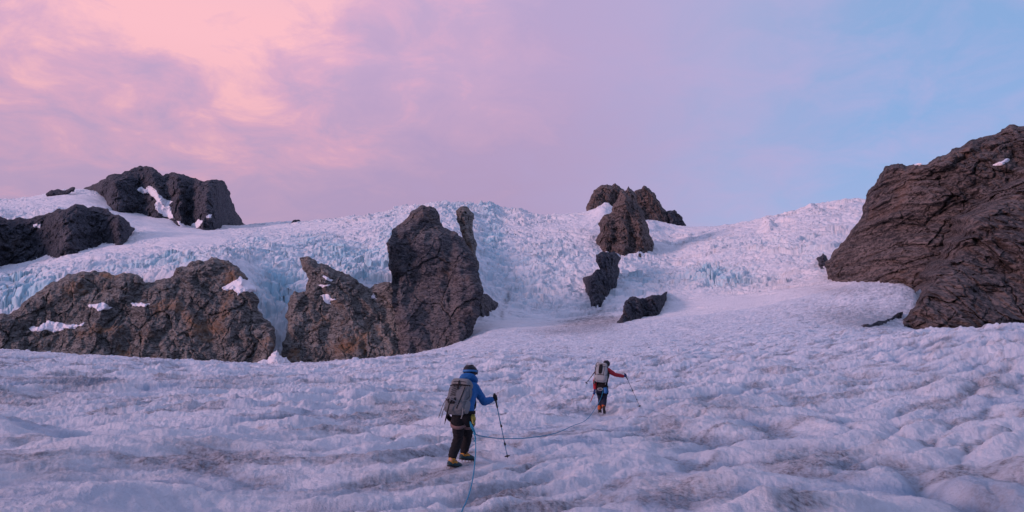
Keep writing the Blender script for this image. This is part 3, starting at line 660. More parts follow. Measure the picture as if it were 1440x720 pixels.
def grown(name, pieces, mat, parent=None, voxel=.010, relax=6, wrinkle=0, wscale=.07, seed=0):
    """one continuous skin over the pieces"""
    V, Fc = merge(pieces); me = bpy.data.meshes.new(name + '_form'); me.from_pydata(V, [], Fc); me.update()
    t = bpy.data.objects.new(name + '_form', me); COL.objects.link(t)
    r = t.modifiers.new('skin', 'REMESH'); r.mode = 'VOXEL'; r.voxel_size = voxel
    s = t.modifiers.new('relax', 'SMOOTH'); s.iterations = relax; s.factor = .5
    dg = bpy.context.evaluated_depsgraph_get(); out = bpy.data.meshes.new_from_object(t.evaluated_get(dg)); out.name = name
    bpy.data.objects.remove(t); bpy.data.meshes.remove(me)
    if wrinkle:
        n = len(out.vertices); co = np.empty(n * 3, f32); out.vertices.foreach_get('co', co); co = co.reshape(-1, 3)
        no = np.empty(n * 3, f32); out.vertices.foreach_get('normal', no); no = no.reshape(-1, 3)
        q = co / wscale * np.array([.8, .8, 1.5], f32)
        d = (np.abs(perlin3(q, seed)) - .3) * -1.0 + .5 * perlin3(q * 2.3, seed + 3)
        co += no * (d * wrinkle)[:, None]; out.vertices.foreach_set('co', co.ravel())
    for p in out.polygons: p.use_smooth = True
    out.materials.clear(); out.materials.append(mat)
    o = bpy.data.objects.new(name, out); COL.objects.link(o)
    if parent: o.parent = parent
    return o
def unit(v): v = np.array(v, float); return v / (np.linalg.norm(v) + 1e-12)
def W(X, Y, D): return np.array(at(X, Y, D))
def box_piece(c, ax, bev=.2, n=5):
    """rounded box: superellipsoid with half axes ax"""
    V, Fc = ellipsoid((0, 0, 0), np.eye(3), 28, 18); A = np.array(ax); e = bev; out = []
    for p in V:
        q = np.sign(p) * np.abs(p) ** e; q /= max(1e-9, (np.abs(q) ** (2 / max(e, .05))).sum() ** (max(e, .05) / 2)); out.append(np.array(c) + q @ A)
    return out, Fc
def tube(pts, r, n=8):
    pts = [np.array(p, float) for p in pts]; V, Fc = [], []; pu = None
    for i, p in enumerate(pts):
        a = unit(pts[min(i + 1, len(pts) - 1)] - pts[max(i - 1, 0)])
        u = np.cross(a, [0, 0, 1.0] if abs(a[2]) < .95 else [1.0, 0, 0]) if pu is None else pu - a * np.dot(pu, a); u = unit(u); pu = u; v = np.cross(a, u)
        rr = r[i] if hasattr(r, '__len__') else r
        V += [p + rr * (math.cos(t) * u + math.sin(t) * v) for t in np.linspace(0, 2 * np.pi, n, endpoint=False)]
    for i in range(len(pts) - 1):
        for j in range(n): Fc.append((i * n + j, i * n + (j + 1) % n, (i + 1) * n + (j + 1) % n, (i + 1) * n + j))
    Fc.append(tuple(range(n - 1, -1, -1))); Fc.append(tuple((len(pts) - 1) * n + j for j in range(n)))
    return V, Fc
def strap(pts, nrm, w, t=.004):
    """flat webbing along a path, width across nrm x direction"""
    pts = [np.array(p, float) for p in pts]; V, Fc = [], []
    for i, p in enumerate(pts):
        a = unit(pts[min(i + 1, len(pts) - 1)] - pts[max(i - 1, 0)]); k = nrm[i] if isinstance(nrm, list) else nrm
        s = unit(np.cross(a, k)); k2 = unit(np.cross(s, a))
        V += [p + s * w / 2 + k2 * t, p - s * w / 2 + k2 * t, p - s * w / 2 - k2 * t, p + s * w / 2 - k2 * t]
    for i in range(len(pts) - 1):
        for j in range(4): Fc.append((4 * i + j, 4 * i + 4 + j, 4 * i + 4 + (j + 1) % 4, 4 * i + (j + 1) % 4))
    Fc.append((0, 1, 2, 3)); e = 4 * (len(pts) - 1); Fc.append((e + 3, e + 2, e + 1, e))
    return V, Fc
def spline(pts, n=8):
    P = [np.array(p, float) for p in pts]; P = [2 * P[0] - P[1]] + P + [2 * P[-1] - P[-2]]; out = []
    for i in range(1, len(P) - 2):
        for t in np.linspace(0, 1, n, endpoint=False):
            a, b, c, d = P[i - 1:i + 3]; out.append(.5 * (2 * b + (c - a) * t + (2 * a - 5 * b + 4 * c - d) * t * t + (3 * b - a - 3 * c + d) * t**3))
    out.append(P[-2]); return out

def grip_hand(wrist, g, axis, grow=0.0, side=1):
    """palm, four curled fingers of different length and a thumb round a shaft through g"""
    wrist, g, axis = np.array(wrist), np.array(g), unit(axis)
    f = g - wrist; f = unit(f - axis * np.dot(f, axis)); lat = np.cross(axis, f) * side
    pc = g - f * .012 + lat * -.026
    P = [capsule(wrist, .030 + grow, pc - f * .03, .030 + grow), capsule(pc - f * .03 + axis * .028, .016 + grow, pc + f * .012 + axis * .030, .014 + grow), capsule(pc - f * .03 - axis * .026, .015 + grow, pc + f * .010 - axis * .028, .013 + grow), capsule(pc - f * .03, .018 + grow, pc + f * .012, .015 + grow)]
    for k, (h, ln) in enumerate(((.033, .9), (.011, 1.0), (-.011, .95), (-.032, .78))):
        R = .021 + grow * .5; pts = []
        for t in np.linspace(-150, -150 + 250 * ln, 5):
            a = math.radians(t); pts.append(g + axis * h + R * (math.sin(-a) * f * -1 * -1 * .0 + math.cos(a) * lat * 1.0 + math.sin(a) * -f))
        P += chain(pts, [.0098 + grow, .0095 + grow, .009 + grow, .0085 + grow, .0078 + grow], 8)
    P += chain([pc - f * .035 + axis * .02, pc - f * .012 + axis * .048 + lat * .01, g + axis * .05 + lat * .014 - f * .012, g + axis * .046 + lat * .026 + f * .004], [.013 + grow, .012 + grow, .0105 + grow, .0095 + grow], 8)
    return P
def loose_hand(wrist, d, nrm, grow=0.0):
    d, nrm = unit(d), unit(nrm); s = unit(np.cross(d, nrm)); w = np.array(wrist)
    P = [capsule(w, .027 + grow, w + d * .03, .028 + grow)] + [capsule(w + d * .02 + s * k * .6, .014 + grow, w + d * .085 + s * k, .012 + grow) for k in (-.03, -.01, .011, .031)]
    for k, L in ((-.031, .066), (-.010, .078), (.011, .073), (.032, .056)):
        b = w + d * .088 + s * k
        P += chain([b, b + d * L * .45 + nrm * .006, b + d * L * .75 + nrm * .02, b + d * L * .9 + nrm * .036], [.0098 + grow, .0092 + grow, .0085 + grow, .0078 + grow], 8)
    P += chain([w + d * .025 - s * .022, w + d * .05 - s * .05 + nrm * .012, w + d * .085 - s * .055 + nrm * .022], [.013 + grow, .011 + grow, .009 + grow], 8)
    return P

def head_pieces(c, fw, up):
    c, fw, up = np.array(c), unit(fw), unit(up); rt = np.cross(fw, up)
    P = [ellipsoid(c + up * .015, (rt * .076, fw * .095, up * .098)), ellipsoid(c - up * .055 + fw * .022, (rt * .056, fw * .062, up * .062)), ellipsoid(c - up * .02 + fw * .06, (rt * .058, fw * .03, up * .06))]
    P += [capsule(c + up * .005 + fw * .088, .009, c - up * .032 + fw * .105, .014), capsule(c - up * .032 + fw * .092 + rt * .012, .008, c - up * .032 + fw * .092 - rt * .012, .008)]
    P += [capsule(c - up * .062 + fw * .082 + rt * .02, .007, c - up * .062 + fw * .082 - rt * .02, .007), capsule(c + up * .022 + fw * .085 + rt * .036, .010, c + up * .022 + fw * .085 - rt * .036, .010), ellipsoid(c - up * .10 + fw * .055, (rt * .026, fw * .024, up * .02))]
    for s in (-1, 1): P.append(ellipsoid(c + rt * .079 * s - up * .008, (rt * .009, fw * .018 - rt * .004 * s, up * .031)))
    return P

def boot(name, heel, toe, up, parent, M, upper, lower, height=.15, teeth=True):
    """mountaineering boot with crampon; heel and toe are the ends of the sole"""
    heel, toe, up = np.array(heel), np.array(toe), unit(up); f = unit(toe - heel); s = unit(np.cross(f, up)); up = np.cross(s, f); L = .30; toe = heel + f * L
    P = [capsule(heel + f * .04 + up * .045, .042, heel + f * .13 + up * .042, .043), capsule(heel + f * .12 + up * .042, .044, heel + f * .22 + up * .038, .046), capsule(heel + f * .2 + up * .04, .044, heel + f * .262 + up * .036, .036), capsule(heel + f * .06 + up * .06, .048, heel + f * .075 + up * height, .055), capsule(heel + f * .1 + up * .06, .046, heel + f * .2 + up * .05, .04)]
    b = grown('boot', P, lower, parent, .009, 4)
    c = grown('boot_cuff', [capsule(heel + f * .07 + up * (height - .035), .059, heel + f * .075 + up * (height + .025), .063), capsule(heel + f * .065 + up * .07, .050, heel + f * .07 + up * (height - .03), .057), capsule(heel + f * .1 + up * .075, .047, heel + f * .155 + up * .068, .042)], upper, b, .009, 4, .004, .05, 5)
    so = grown('sole', [capsule(heel + f * k + up * .008 + s * j, .014, heel + f * (k + .06) + up * .008 + s * j, .014) for k, w in ((.02, .024), (.07, .024), (.12, .028), (.17, .032), (.22, .026)) for j in (-w, 0, w)], M['rubber'], b, .008, 3)
    if teeth:
        cr = [strap([heel + f * .01 + s * .034 - up * .009, heel + f * .1 + s * .03 - up * .009, heel + f * .2 + s * .044 - up * .009, heel + f * .29 + s * .02 - up * .009], up, .012, .002),
              strap([heel + f * .01 - s * .034 - up * .009, heel + f * .1 - s * .03 - up * .009, heel + f * .2 - s * .044 - up * .009, heel + f * .29 - s * .02 - up * .009], up, .012, .002)]
        for k in (.02, .09, .16, .22): cr.append(strap([heel + f * k + s * .036 - up * .009, heel + f * k - s * .036 - up * .009], up, .012, .002))
        for k, w in ((.015, .034), (.085, .032), (.155, .040), (.215, .044), (.265, .03)):
            for j in (-1, 1): p = heel + f * k + s * w * j - up * .009; cr.append(tube([p, p - up * .02 + s * .003 * j, p - up * .038 + s * .004 * j], [.007, .005, .0012], 6))
        for j in (-1, 1): p = heel + f * .285 + s * .018 * j - up * .009; cr.append(tube([p, p + f * .03 - up * .008, p + f * .05 - up * .026], [.007, .005, .0012], 6))
        cr.append(strap([heel - f * .012 - up * .0, heel - f * .018 + up * .05, heel + f * .0 + up * .085], s, .01, .002)); cr.append(strap(spline([heel + f * .01 + s * .05 + up * .08, heel + f * .09 + s * .062 + up * .1, heel + f * .155 + up * .115, heel + f * .09 - s * .062 + up * .1, heel + f * .01 - s * .05 + up * .08], 4), up, .014, .002))
        raw('crampon', cr, M['steel'], b, False)
    return b

def pole_thing(top, tip, M, label, shaft, basket=.92, grip_d=None):
    top, tip = np.array(top), np.array(tip); a = unit(tip - top); L = np.linalg.norm(tip - top); root = bpy.data.objects.new('trekking_pole', None); COL.objects.link(root)
    tag(root, label, 'trekking pole', 'trekking poles the climbers walk with')
    raw('grip', [tube([top - a * .008, top, top + a * .012, top + a * .06, top + a * .13, top + a * .25, top + a * .26], [.006, .021, .019, .0145, .016, .0135, .009], 12)], M['black_rubber'], root)
    raw('wrist_strap', [strap(spline([top + a * .01, top + np.array([.03, -.03, -.03]), top + np.array([.045, -.02, -.10]), top + np.array([.02, -.02, -.12]), top + a * .03], 5), np.array([0, 1., 0]), .016, .0015)], M['black_cloth'], root)
    raw('shaft', [tube([top + a * .25, top + a * L * .5], .0098, 10), tube([top + a * L * .5, top + a * L * .8], .0085, 10), tube([top + a * L * .8, tip - a * .05], .0075, 10)], shaft, root)
    for k in (.5, .78): raw('clamp', [tube([top + a * (L * k - .025), top + a * (L * k - .02), top + a * (L * k + .02), top + a * (L * k + .025)], [.009, .0145, .0145, .009], 10), capsule(top + a * (L * k - .015) + np.array([.014, -.008, 0]), .006, top + a * (L * k + .02) + np.array([.014, -.008, 0]), .005, 8)], M['black_rubber'], root)
    u = unit(np.cross(a, [0, 1, 0])); v = np.cross(a, u); c = tip - a * (L * (1 - basket) if basket else .1)
    ring = [tube([c + .046 * (math.cos(t) * u + math.sin(t) * v) for t in np.linspace(0, 2 * np.pi, 25)], .005, 6), tube([c - a * .02, c + a * .02], .013, 10)]
    for t in np.linspace(0, 2 * np.pi, 5)[:-1]: ring.append(tube([c, c + .046 * (math.cos(t) * u + math.sin(t) * v)], .0045, 6))
    raw('basket', ring, M['black_rubber'], root); raw('tip', [tube([tip - a * .055, tip - a * .02, tip], [.007, .005, .002], 8)], M['steel'], root)
    return root

def axe_thing(head, spike, M, label, shaft, pick=(1, 0, 0)):
    head, spike = np.array(head), np.array(spike); a = unit(spike - head); root = bpy.data.objects.new('ice_axe', None); COL.objects.link(root)
    tag(root, label, 'ice axe', 'ice axes the climbers carry')
    raw('shaft', [tube([head, head + a * .1, spike - a * .07], [.011, .0125, .0115], 10)], shaft, root)
    raw('spike', [tube([spike - a * .08, spike - a * .05, spike], [.012, .009, .0015], 8)], M['steel'], root)
    p = np.array(pick, float); p = unit(p - a * np.dot(p, a)); n = np.cross(a, p)
    raw('head', [tube(spline([head, head + p * .07 + a * .008, head + p * .125 + a * .035, head + p * .15 + a * .06], 5), list(np.linspace(.013, .003, 16)), 8), strap(spline([head, head - p * .04, head - p * .085 + a * .02], 5), a, .028, .005), capsule(head - a * .012, .015, head + a * .03, .014, 10)], M['steel'], root)
    return root

def people(M):
    C = dict(rubber=((.02, .02, .022), .8), black_rubber=((.018, .018, .02), .6), black_cloth=((.007, .007, .010), .9), steel=((.16, .16, .17), .45), skin=((.42, .24, .17), .6), blue=((.007, .10, .30), .75), grey_pack=((.112, .122, .132), .85), light_pack=((.165, .175, .182), .85), white_pack=((.30, .31, .31), .85),
             navy=((.004, .006, .014), .55), navy_cloth=((.014, .020, .045), .9), red=((.36, .018, .03), .8), yellow=((.42, .20, .02), .6), orange=((.42, .09, .02), .6), teal=((.012, .05, .06), .6), teal_rope=((.02, .21, .34), .8), blue_pole=((.05, .22, .34), .4), grey_pole=((.20, .20, .22), .4), red_shaft=((.45, .03, .03), .45), beige=((.17, .11, .105), .85), lime=((.22, .22, .05), .6), goggle=((.03, .15, .36), .6), blue_glove=((.02, .05, .16), .8), maroon=((.16, .03, .05), .85))
    for k, (c, r) in C.items(): M[k] = simple_mat(k, c, r, .35, .22, 60 if 'cloth' in k or 'pack' in k else 30, .25 if k in ('blue', 'red', 'navy_cloth', 'black_cloth', 'grey_pack', 'light_pack', 'white_pack') else 0, .9 if k == 'steel' else 0)
    def climber(J, fw, head_fw, label, hand_r, hand_l, jacket, trousers, gloves, boots, helm, wr=.011, sleeves=None):
        """J: joints in world metres"""
        up = unit(J['neck'] - J['chest']); rt = unit(np.cross(fw, [0, 0, 1.0]))
        torso = [capsule(J['pelvis'] - rt * .05, .115, J['pelvis'] + rt * .05, .115), capsule(J['pelvis'], .13, J['waist'], .125), capsule(J['waist'] - rt * .03, .118, J['chest'] - rt * .05, .125), capsule(J['waist'] + rt * .03, .118, J['chest'] + rt * .05, .125), capsule(J['shoulder_l'], .065, J['shoulder_r'], .065), capsule(J['chest'], .125, J['neck'] - np.array([0, 0, .03]), .075)]
        def arm(s, g=0): return chain([J['shoulder_' + s], J['shoulder_' + s] * .5 + J['elbow_' + s] * .5, J['elbow_' + s], J['elbow_' + s] * .65 + J['wrist_' + s] * .35, J['wrist_' + s]], [.062 + g, .052 + g, .044 + g, .043 + g, .029 + g])
        def leg(s, g=0): return chain([J['hip_' + s], J['hip_' + s] * .5 + J['knee_' + s] * .5, J['knee_' + s], J['knee_' + s] * .65 + J['ankle_' + s] * .35, J['ankle_' + s]], [.098 + g, .08 + g, .058 + g, .060 + g, .042 + g])
        body = torso + arm('r') + arm('l') + leg('r') + leg('l') + [capsule(J['neck'], .058, J['head'] - np.array([0, 0, .06]), .056)] + head_pieces(J['head'], head_fw, [0, 0, 1]) + hand_r(0) + hand_l(0)
        for s in 'lr': body.append(capsule(J['ankle_' + s], .042, J['heel_' + s] * .45 + J['toe_' + s] * .55 + np.array([0, 0, .045]), .034))
        p = grown('person', body, M['skin'], None, .009, 3); tag(p, label, 'person', 'climbers roped together')
        g = .022
        jk = [capsule(J['pelvis'] * .75 + J['waist'] * .25 - rt * .045, .145, J['waist'] - rt * .03, .14), capsule(J['pelvis'] * .75 + J['waist'] * .25 + rt * .045, .145, J['waist'] + rt * .03, .14), capsule(J['waist'] - rt * .03, .138, J['chest'] - rt * .05, .148), capsule(J['waist'] + rt * .03, .138, J['chest'] + rt * .05, .148), capsule(J['shoulder_l'], .086, J['shoulder_r'], .086), capsule(J['chest'], .15, J['neck'] - np.array([0, 0, .03]), .10)] + arm('r', g) + arm('l', g)
        if sleeves: jk = jk[:6]
        jk += [capsule(J['neck'] - np.array([0, 0, .02]), .088, J['neck'] + unit(J['head'] - J['neck']) * .055, .080)]
        grown('jacket', jk, jacket, p, .010, 5, wr, .075, 3)
        if sleeves:
            for s in 'lr': grown('sleeve', [capsule(J['shoulder_' + s], .088, J['shoulder_' + s] * .7 + J['elbow_' + s] * .3, .082)] + arm(s, g), sleeves, p, .010, 5, wr, .07, 6)
        tr = [capsule(J['pelvis'] - rt * .055, .138, J['pelvis'] + rt * .055, .138), capsule(J['pelvis'], .14, J['waist'] * .5 + J['pelvis'] * .5, .135)]
        for s in 'lr':
            tr += chain([J['hip_' + s], J['hip_' + s] * .5 + J['knee_' + s] * .5, J['knee_' + s], J['knee_' + s] * .6 + J['ankle_' + s] * .4, J['ankle_' + s] + (J['knee_' + s] - J['ankle_' + s]) * .16], [.120, .104, .083, .082, .075])
        grown('trousers', tr, trousers, p, .010, 5, wr * 1.2, .085, 9)
        for hd in (hand_r, hand_l): grown('glove', hd(.006), gloves, p, .007, 2, .001, .03, 4)
        for s in 'lr': boot('boot', J['heel_' + s], J['toe_' + s], J.get('footup_' + s, np.array([0, 0, 1.0])), p, M, *boots)
        return p
    # ---- nearer climber: blue jacket
    J = dict(pelvis=W(651, 586, 11.64), waist=W(653, 570, 11.72), chest=W(656, 550, 11.87), neck=W(658.5, 535, 12.0), head=W(661, 524.5, 12.06), shoulder_r=W(667, 545, 11.86), elbow_r=W(681, 565, 12.0), wrist_r=W(691.5, 562, 12.15), shoulder_l=W(644, 546, 11.94), elbow_l=W(640, 563, 12.15), wrist_l=W(650, 571, 12.32),
             hip_l=W(644.5, 589, 11.6), hip_r=W(657.5, 589, 11.68), knee_l=W(644.5, 616, 11.78), knee_r=W(657.5, 613, 12.02), ankle_l=W(635, 646, 11.56), ankle_r=W(652, 637, 11.98), heel_l=W(629.5, 655.5, 11.52), toe_l=W(647, 657.5, 11.70), heel_r=W(646.5, 645.5, 11.94), toe_r=W(664, 647, 12.10))
    grip1, tip1 = W(695.2, 553.5, 12.2), W(714, 644.5, 12.28); ax1 = unit(grip1 - tip1); g1 = grip1 - ax1 * .075
    p1 = climber(J, np.array([.36, .93, 0]), np.array([.62, .78, -.1]), 'nearer climber in a blue jacket and dark helmet, leaning on one pole and stepping uphill',
                 lambda g: grip_hand(J['wrist_r'], g1, ax1, g), lambda g: loose_hand(J['wrist_l'], unit(np.array([.3, .8, -.3])), np.array([0, .2, -1.0]), g), M['blue'], M['black_cloth'], M['black_cloth'], (M['yellow'], M['teal'], .125), None)
    hc = J['head']; up = np.array([.05, .14, 1.0]); up = unit(up); hf = unit(np.array([.62, .78, -.1]) - up * np.dot(np.array([.62, .78, -.1]), up)); hr = np.cross(hf, up)
    def helmet(p, c, col, strap_col, goggles=True):
        V, Fc = ellipsoid(c + up * .035, (hr * .108, hf * .128, up * .098), 28, 18); V = np.array(V); h = (V - c) @ up; keep = [f for f in Fc if min(h[i] for i in f) > -.03 or (min(h[i] for i in f) > -.085 and np.mean([(V[i] - c) @ hf for i in f]) < .02)]
        o = raw('helmet', [(V, keep)], col, p); sm_ = o.modifiers.new('shell', 'SOLIDIFY'); sm_.thickness = .014; sm_.offset = 0
        ridge = [tube(spline([c + up * .135 + hf * .03 + hr * k, c + up * .128 - hf * .05 + hr * k * 1.1, c + up * .075 - hf * .116 + hr * k * .9], 4), .006, 6) for k in (-.045, 0, .045)]
        raw('vent_ridge', ridge, M['black_rubber'], o)
        if goggles:
            raw('goggle_strap', [strap([c + up * (.030 + .010 * math.cos(t)) + (hr * .115 * math.sin(t) + hf * .135 * math.cos(t)) for t in np.linspace(.62, 2 * np.pi - .62, 30)], [hr * math.sin(t) + hf * math.cos(t) for t in np.linspace(.62, 2 * np.pi - .62, 30)], .036, .003)], strap_col, o)
            raw('goggles', [strap([c + up * .028 + (hr * .114 * math.sin(t) + hf * .138 * math.cos(t)) for t in np.linspace(-.62, .62, 10)], [hr * math.sin(t) + hf * math.cos(t) for t in np.linspace(-.62, .62, 10)], .075, .012)], M['black_rubber'], o)
        for k in (-1, 1): raw('chin_strap', [strap([c + hr * .09 * k + up * -.01, c + hr * .07 * k - up * .07 + hf * .02, c - up * .118 + hf * .05], hr * k, .014, .0015)], M['black_cloth'], o)
        return o
    helmet(p1, hc, M['navy'], M['goggle'])
    grown('hood', spline_chain([J['neck'] + np.array([-.115, -.02, .0]), J['neck'] + np.array([-.06, -.10, .055]), J['neck'] + np.array([.04, -.105, .06]), J['neck'] + np.array([.105, -.04, .02]), J['neck'] + np.array([.115, .04, -.02])], [.055, .070, .068, .060, .05]) + spline_chain([J['neck'] + np.array([-.09, -.05, -.04]), J['neck'] + np.array([0, -.10, -.03]), J['neck'] + np.array([.09, -.04, -.04])], [.05, .06, .05]), M['blue'], p1, .010, 4, .008, .06, 14)
    # harness
    rt = unit(np.array([.93, -.36, 0])); fwv = unit(np.array([.36, .93, 0])); pe = J['pelvis']
    def loop(c, ax_a, ax_b, ra, rb, w, z=0, n=28):
        nn = [unit(ax_a * math.cos(t) + ax_b * math.sin(t)) for t in np.linspace(0, 2 * np.pi, n)]
        return strap([c + ax_a * ra * math.cos(t) + ax_b * rb * math.sin(t) for t in np.linspace(0, 2 * np.pi, n)], nn, w, .005)
    hs = raw('harness', [loop(pe + np.array([0, 0, .075]), rt, fwv, .212, .165, .05)], M['black_cloth'], p1)
    for s in 'lr':
        d = unit(J['knee_' + s] - J['hip_' + s]); c = J['hip_' + s] + d * .09; a = unit(np.cross(d, [0, 1, 0])); b = np.cross(d, a)
        raw('leg_loop', [loop(c, a, b, .128, .128, .062)], M['beige'], hs)
    gp = pe + rt * .20 - fwv * .06 + np.array([0, 0, .03])
    raw('gear', [tube([gp + np.array([0.02 * math.cos(t), 0, -.035 + .05 * math.sin(t)]) for t in np.linspace(0, 2 * np.pi, 17)], .006, 6), tube([gp + np.array([.035 + 0.018 * math.cos(t), -.01, -.06 + .045 * math.sin(t)]) for t in np.linspace(0, 2 * np.pi, 17)], .006, 6), strap([gp, gp + np.array([.01, -.02, -.12]), gp + np.array([.045, -.03, -.15])], np.array([0, 1., 0]), .03, .008), strap([gp + np.array([.03, 0, .02]), gp + np.array([.04, -.01, -.08])], np.array([0, 1., 0]), .022, .008)], M['lime'], hs)
    pole_thing(grip1, tip1, M, 'blue trekking pole planted on the ice in the right hand of the blue climber', M['blue_pole'], .965)
    backpack(M, W(640.0, 581, 11.46), W(651.5, 535.5, 11.72), unit(np.array([.95, -.31, 0])), .190, .125, 'grey', 'large grey backpack with lid, side straps and cord, on the back of the blue climber')
    axe_thing(W(633.5, 561, 11.32), W(625, 597, 11.40), M, 'dark ice axe hanging spike down from the left side of the grey backpack', M['black_rubber'], (.8, -.2, .3))
    # ---- farther climber: red sleeves
    K = dict(pelvis=W(846.5, 547, 22.72), waist=W(847, 538, 22.8), chest=W(849, 526, 23.0), neck=W(852, 518, 23.12), head=W(853.0, 512.6, 23.25), shoulder_r=W(855, 521, 22.98), elbow_r=W(865.5, 527, 23.2), wrist_r=W(876, 529, 23.4), shoulder_l=W(841, 521.5, 23.0), elbow_l=W(836.8, 535, 22.78), wrist_l=W(836.5, 546.5, 22.66),
             hip_l=W(843.5, 549, 22.68), hip_r=W(849.8, 549, 22.72), knee_l=W(844.5, 562, 22.98), knee_r=W(849.8, 561, 22.95), ankle_l=W(844, 574.5, 22.78), ankle_r=W(849, 571.5, 22.62), heel_l=W(842.5, 579.5, 22.68), toe_l=W(845, 579, 23.0), heel_r=W(849.2, 573, 22.50), toe_r=W(850.3, 582.0, 22.70), footup_r=np.array([0, .8, .6]))
    grip2, tip2 = W(878.6, 525.2, 23.42), W(900, 572.2, 23.9); ax2 = unit(grip2 - tip2); g2 = grip2 - ax2 * .07
    axe_h, axe_s = W(836.2, 551.0, 22.56), W(829.4, 567.2, 22.50); ax3 = unit(axe_h - axe_s); g3 = axe_h + ax3 * .0 - ax3 * .04
    p2 = climber(K, np.array([.15, .99, 0]), np.array([.25, .95, -.35]), 'farther climber with red sleeves and orange boots, arm stretched out to a pole',
                 lambda g: grip_hand(K['wrist_r'], g2, ax2, g), lambda g: grip_hand(K['wrist_l'], g3, ax3, g, -1), M['black_cloth'], M['navy_cloth'], M['blue_glove'], (M['orange'], M['rubber'], .13), None, .011, M['red'])
    up = unit(np.array([0, .35, 1.0])); hf = unit(np.array([.25, .95, -.35]) - up * np.dot(np.array([.25, .95, -.35]), up)); hr = np.cross(hf, up)
    def helmet2():
        c = K['head']; V, Fc = ellipsoid(c + up * .03, (hr * .112, hf * .130, up * .105), 28, 18); V = np.array(V); h = (V - c) @ up
        o = raw('helmet', [(V, [f for f in Fc if min(h[i] for i in f) > -.06])], M['navy'], p2); m_ = o.modifiers.new('shell', 'SOLIDIFY'); m_.thickness = .014; m_.offset = 0
        raw('vent_ridge', [tube(spline([c + up * .138 + hf * .03 + hr * k, c + up * .13 - hf * .05 + hr * k, c + up * .07 - hf * .118 + hr * k], 4), .007, 6) for k in (-.05, 0, .05)], M['black_rubber'], o)
    helmet2()
    pe = K['pelvis']; rt = unit(np.array([.99, -.15, 0])); fwv = unit(np.array([.15, .99, 0]))
    hs = raw('harness', [loop(pe + np.array([0, 0, .07]), rt, fwv, .205, .165, .055)], M['black_cloth'], p2)
    for s in 'lr':
        d = unit(K['knee_' + s] - K['hip_' + s]); c = K['hip_' + s] + d * .08; a = unit(np.cross(d, [0, 1, 0])); b = np.cross(d, a)
        raw('leg_loop', [loop(c, a, b, .128, .128, .06)], M['black_cloth'], hs)
    gq = pe - fwv * .17 + rt * .10
    raw('gear', [strap([gq + np.array([0, 0, .05]), gq + np.array([.02, -.02, -.06]), gq + np.array([.0, -.03, -.13])], np.array([0, 1., 0]), .11, .015), tube([gq + np.array([.1 + .02 * math.cos(t), .03, -.06 + .05 * math.sin(t)]) for t in np.linspace(0, 2 * np.pi, 17)], .007, 6)], M['goggle'], hs)
    raw('rope_coil', [tube([gq + np.array([-.16 + .085 * math.cos(t), -.02, .0 + .035 * math.sin(t) + .012 * k]) for t in np.linspace(0, 2 * np.pi, 17)], .006, 6) for k in range(-1, 2)], M['white_pack'], hs)
    pole_thing(grip2, tip2, M, 'grey trekking pole held out to the side by the climber with red sleeves', M['grey_pole'], .975)
    axe_thing(axe_h, axe_s, M, 'red-shafted ice axe hanging from the left hand of the farther climber', M['red_shaft'], (-1, 0, -.1))
    q = pole_thing(W(838.5, 520.5, 22.72), W(823.6, 539.8, 22.5), M, 'dark pole tucked behind the pale backpack of the farther climber, tip sticking out left', M['black_rubber'], .93)
    backpack(M, W(844.0, 536.5, 22.47), W(846.6, 511.5, 22.72), unit(np.array([.99, -.12, 0])), .195, .13, 'white', 'pale backpack with a black centre panel, on the back of the farther climber')
    # ---- rope
    rp = [W(640, 775, 6.6), W(649, 722, 7.95), W(655, 707, 8.55), W(660.5, 692, 9.2), W(665, 672, 10.1), W(667.5, 652, 10.75), W(669, 628, 11.25), W(667.5, 610, 11.5)]
    rope = tag(raw('climbing_rope', [tube(spline(rp, 10), .0085, 8)], M['teal_rope']), 'thin teal rope joining the two climbers and trailing down to the bottom edge', 'rope')
    span = [W(667.5, 609.5, 11.5), W(676, 613, 11.9), W(703, 616.5, 12.9), W(740, 616, 14.0), W(780, 609.5, 15.9), W(806, 598.5, 17.9), W(823, 591.5, 19.4), W(835, 577.5, 21.4), W(845, 560, 22.4), W(848, 549, 22.5)]
    raw('rope_span', [tube(spline(span, 10), .0085, 8)], M['teal_rope'], rope)
    raw('knot', [ellipsoid(W(667.3, 609.6, 11.5), (np.array([.022, 0, 0]), np.array([0, .022, 0]), np.array([0, 0, .03])), 10, 8), tube(spline([W(661, 594, 11.55), W(663, 601, 11.47), W(667, 608, 11.5)], 6), .0125, 8), tube(spline([W(660, 591, 11.55), W(664.5, 600, 11.45), W(668, 608, 11.49)], 6), .0105, 8), tube(spline([W(667, 611, 11.5), W(669, 617, 11.48), W(666.5, 621, 11.47)], 4), .009, 8)], M['teal_rope'], rope)
    # trodden places: feet and pole tips
    for P_, w in ((J['heel_l'] * .5 + J['toe_l'] * .5, .3), (J['heel_r'] * .5 + J['toe_r'] * .5, .3), (K['heel_l'] * .5 + K['toe_l'] * .5, .28), (K['toe_r'] + np.array([0, 0, .01]), .12)): PADS.append((P_[0], P_[1], w, P_[2] - .046, False))
    PADS.append((tip1[0], tip1[1], .12, tip1[2] + .015, True))
    for P_ in (tip2,): PADS.append((P_[0], P_[1], .05, P_[2] + .02, False))
    for k in spline(span[2:8], 5)[3:-4]: PADS.append((k[0], k[1], .34, k[2] - .05, True))
    kx, ky, kz = K['toe_r']; PADS.append((kx - .1, ky - 1.3, .6, kz - .09, True)); PADS.append((kx - .1, ky - .4, .35, kz - .07, True))
    PADS.append((tip2[0], tip2[1] - .5, .3, tip2[2] - .04, True))
    for k in spline(rp[:6], 4): PADS.append((k[0], k[1], .12, k[2] - .012, True))
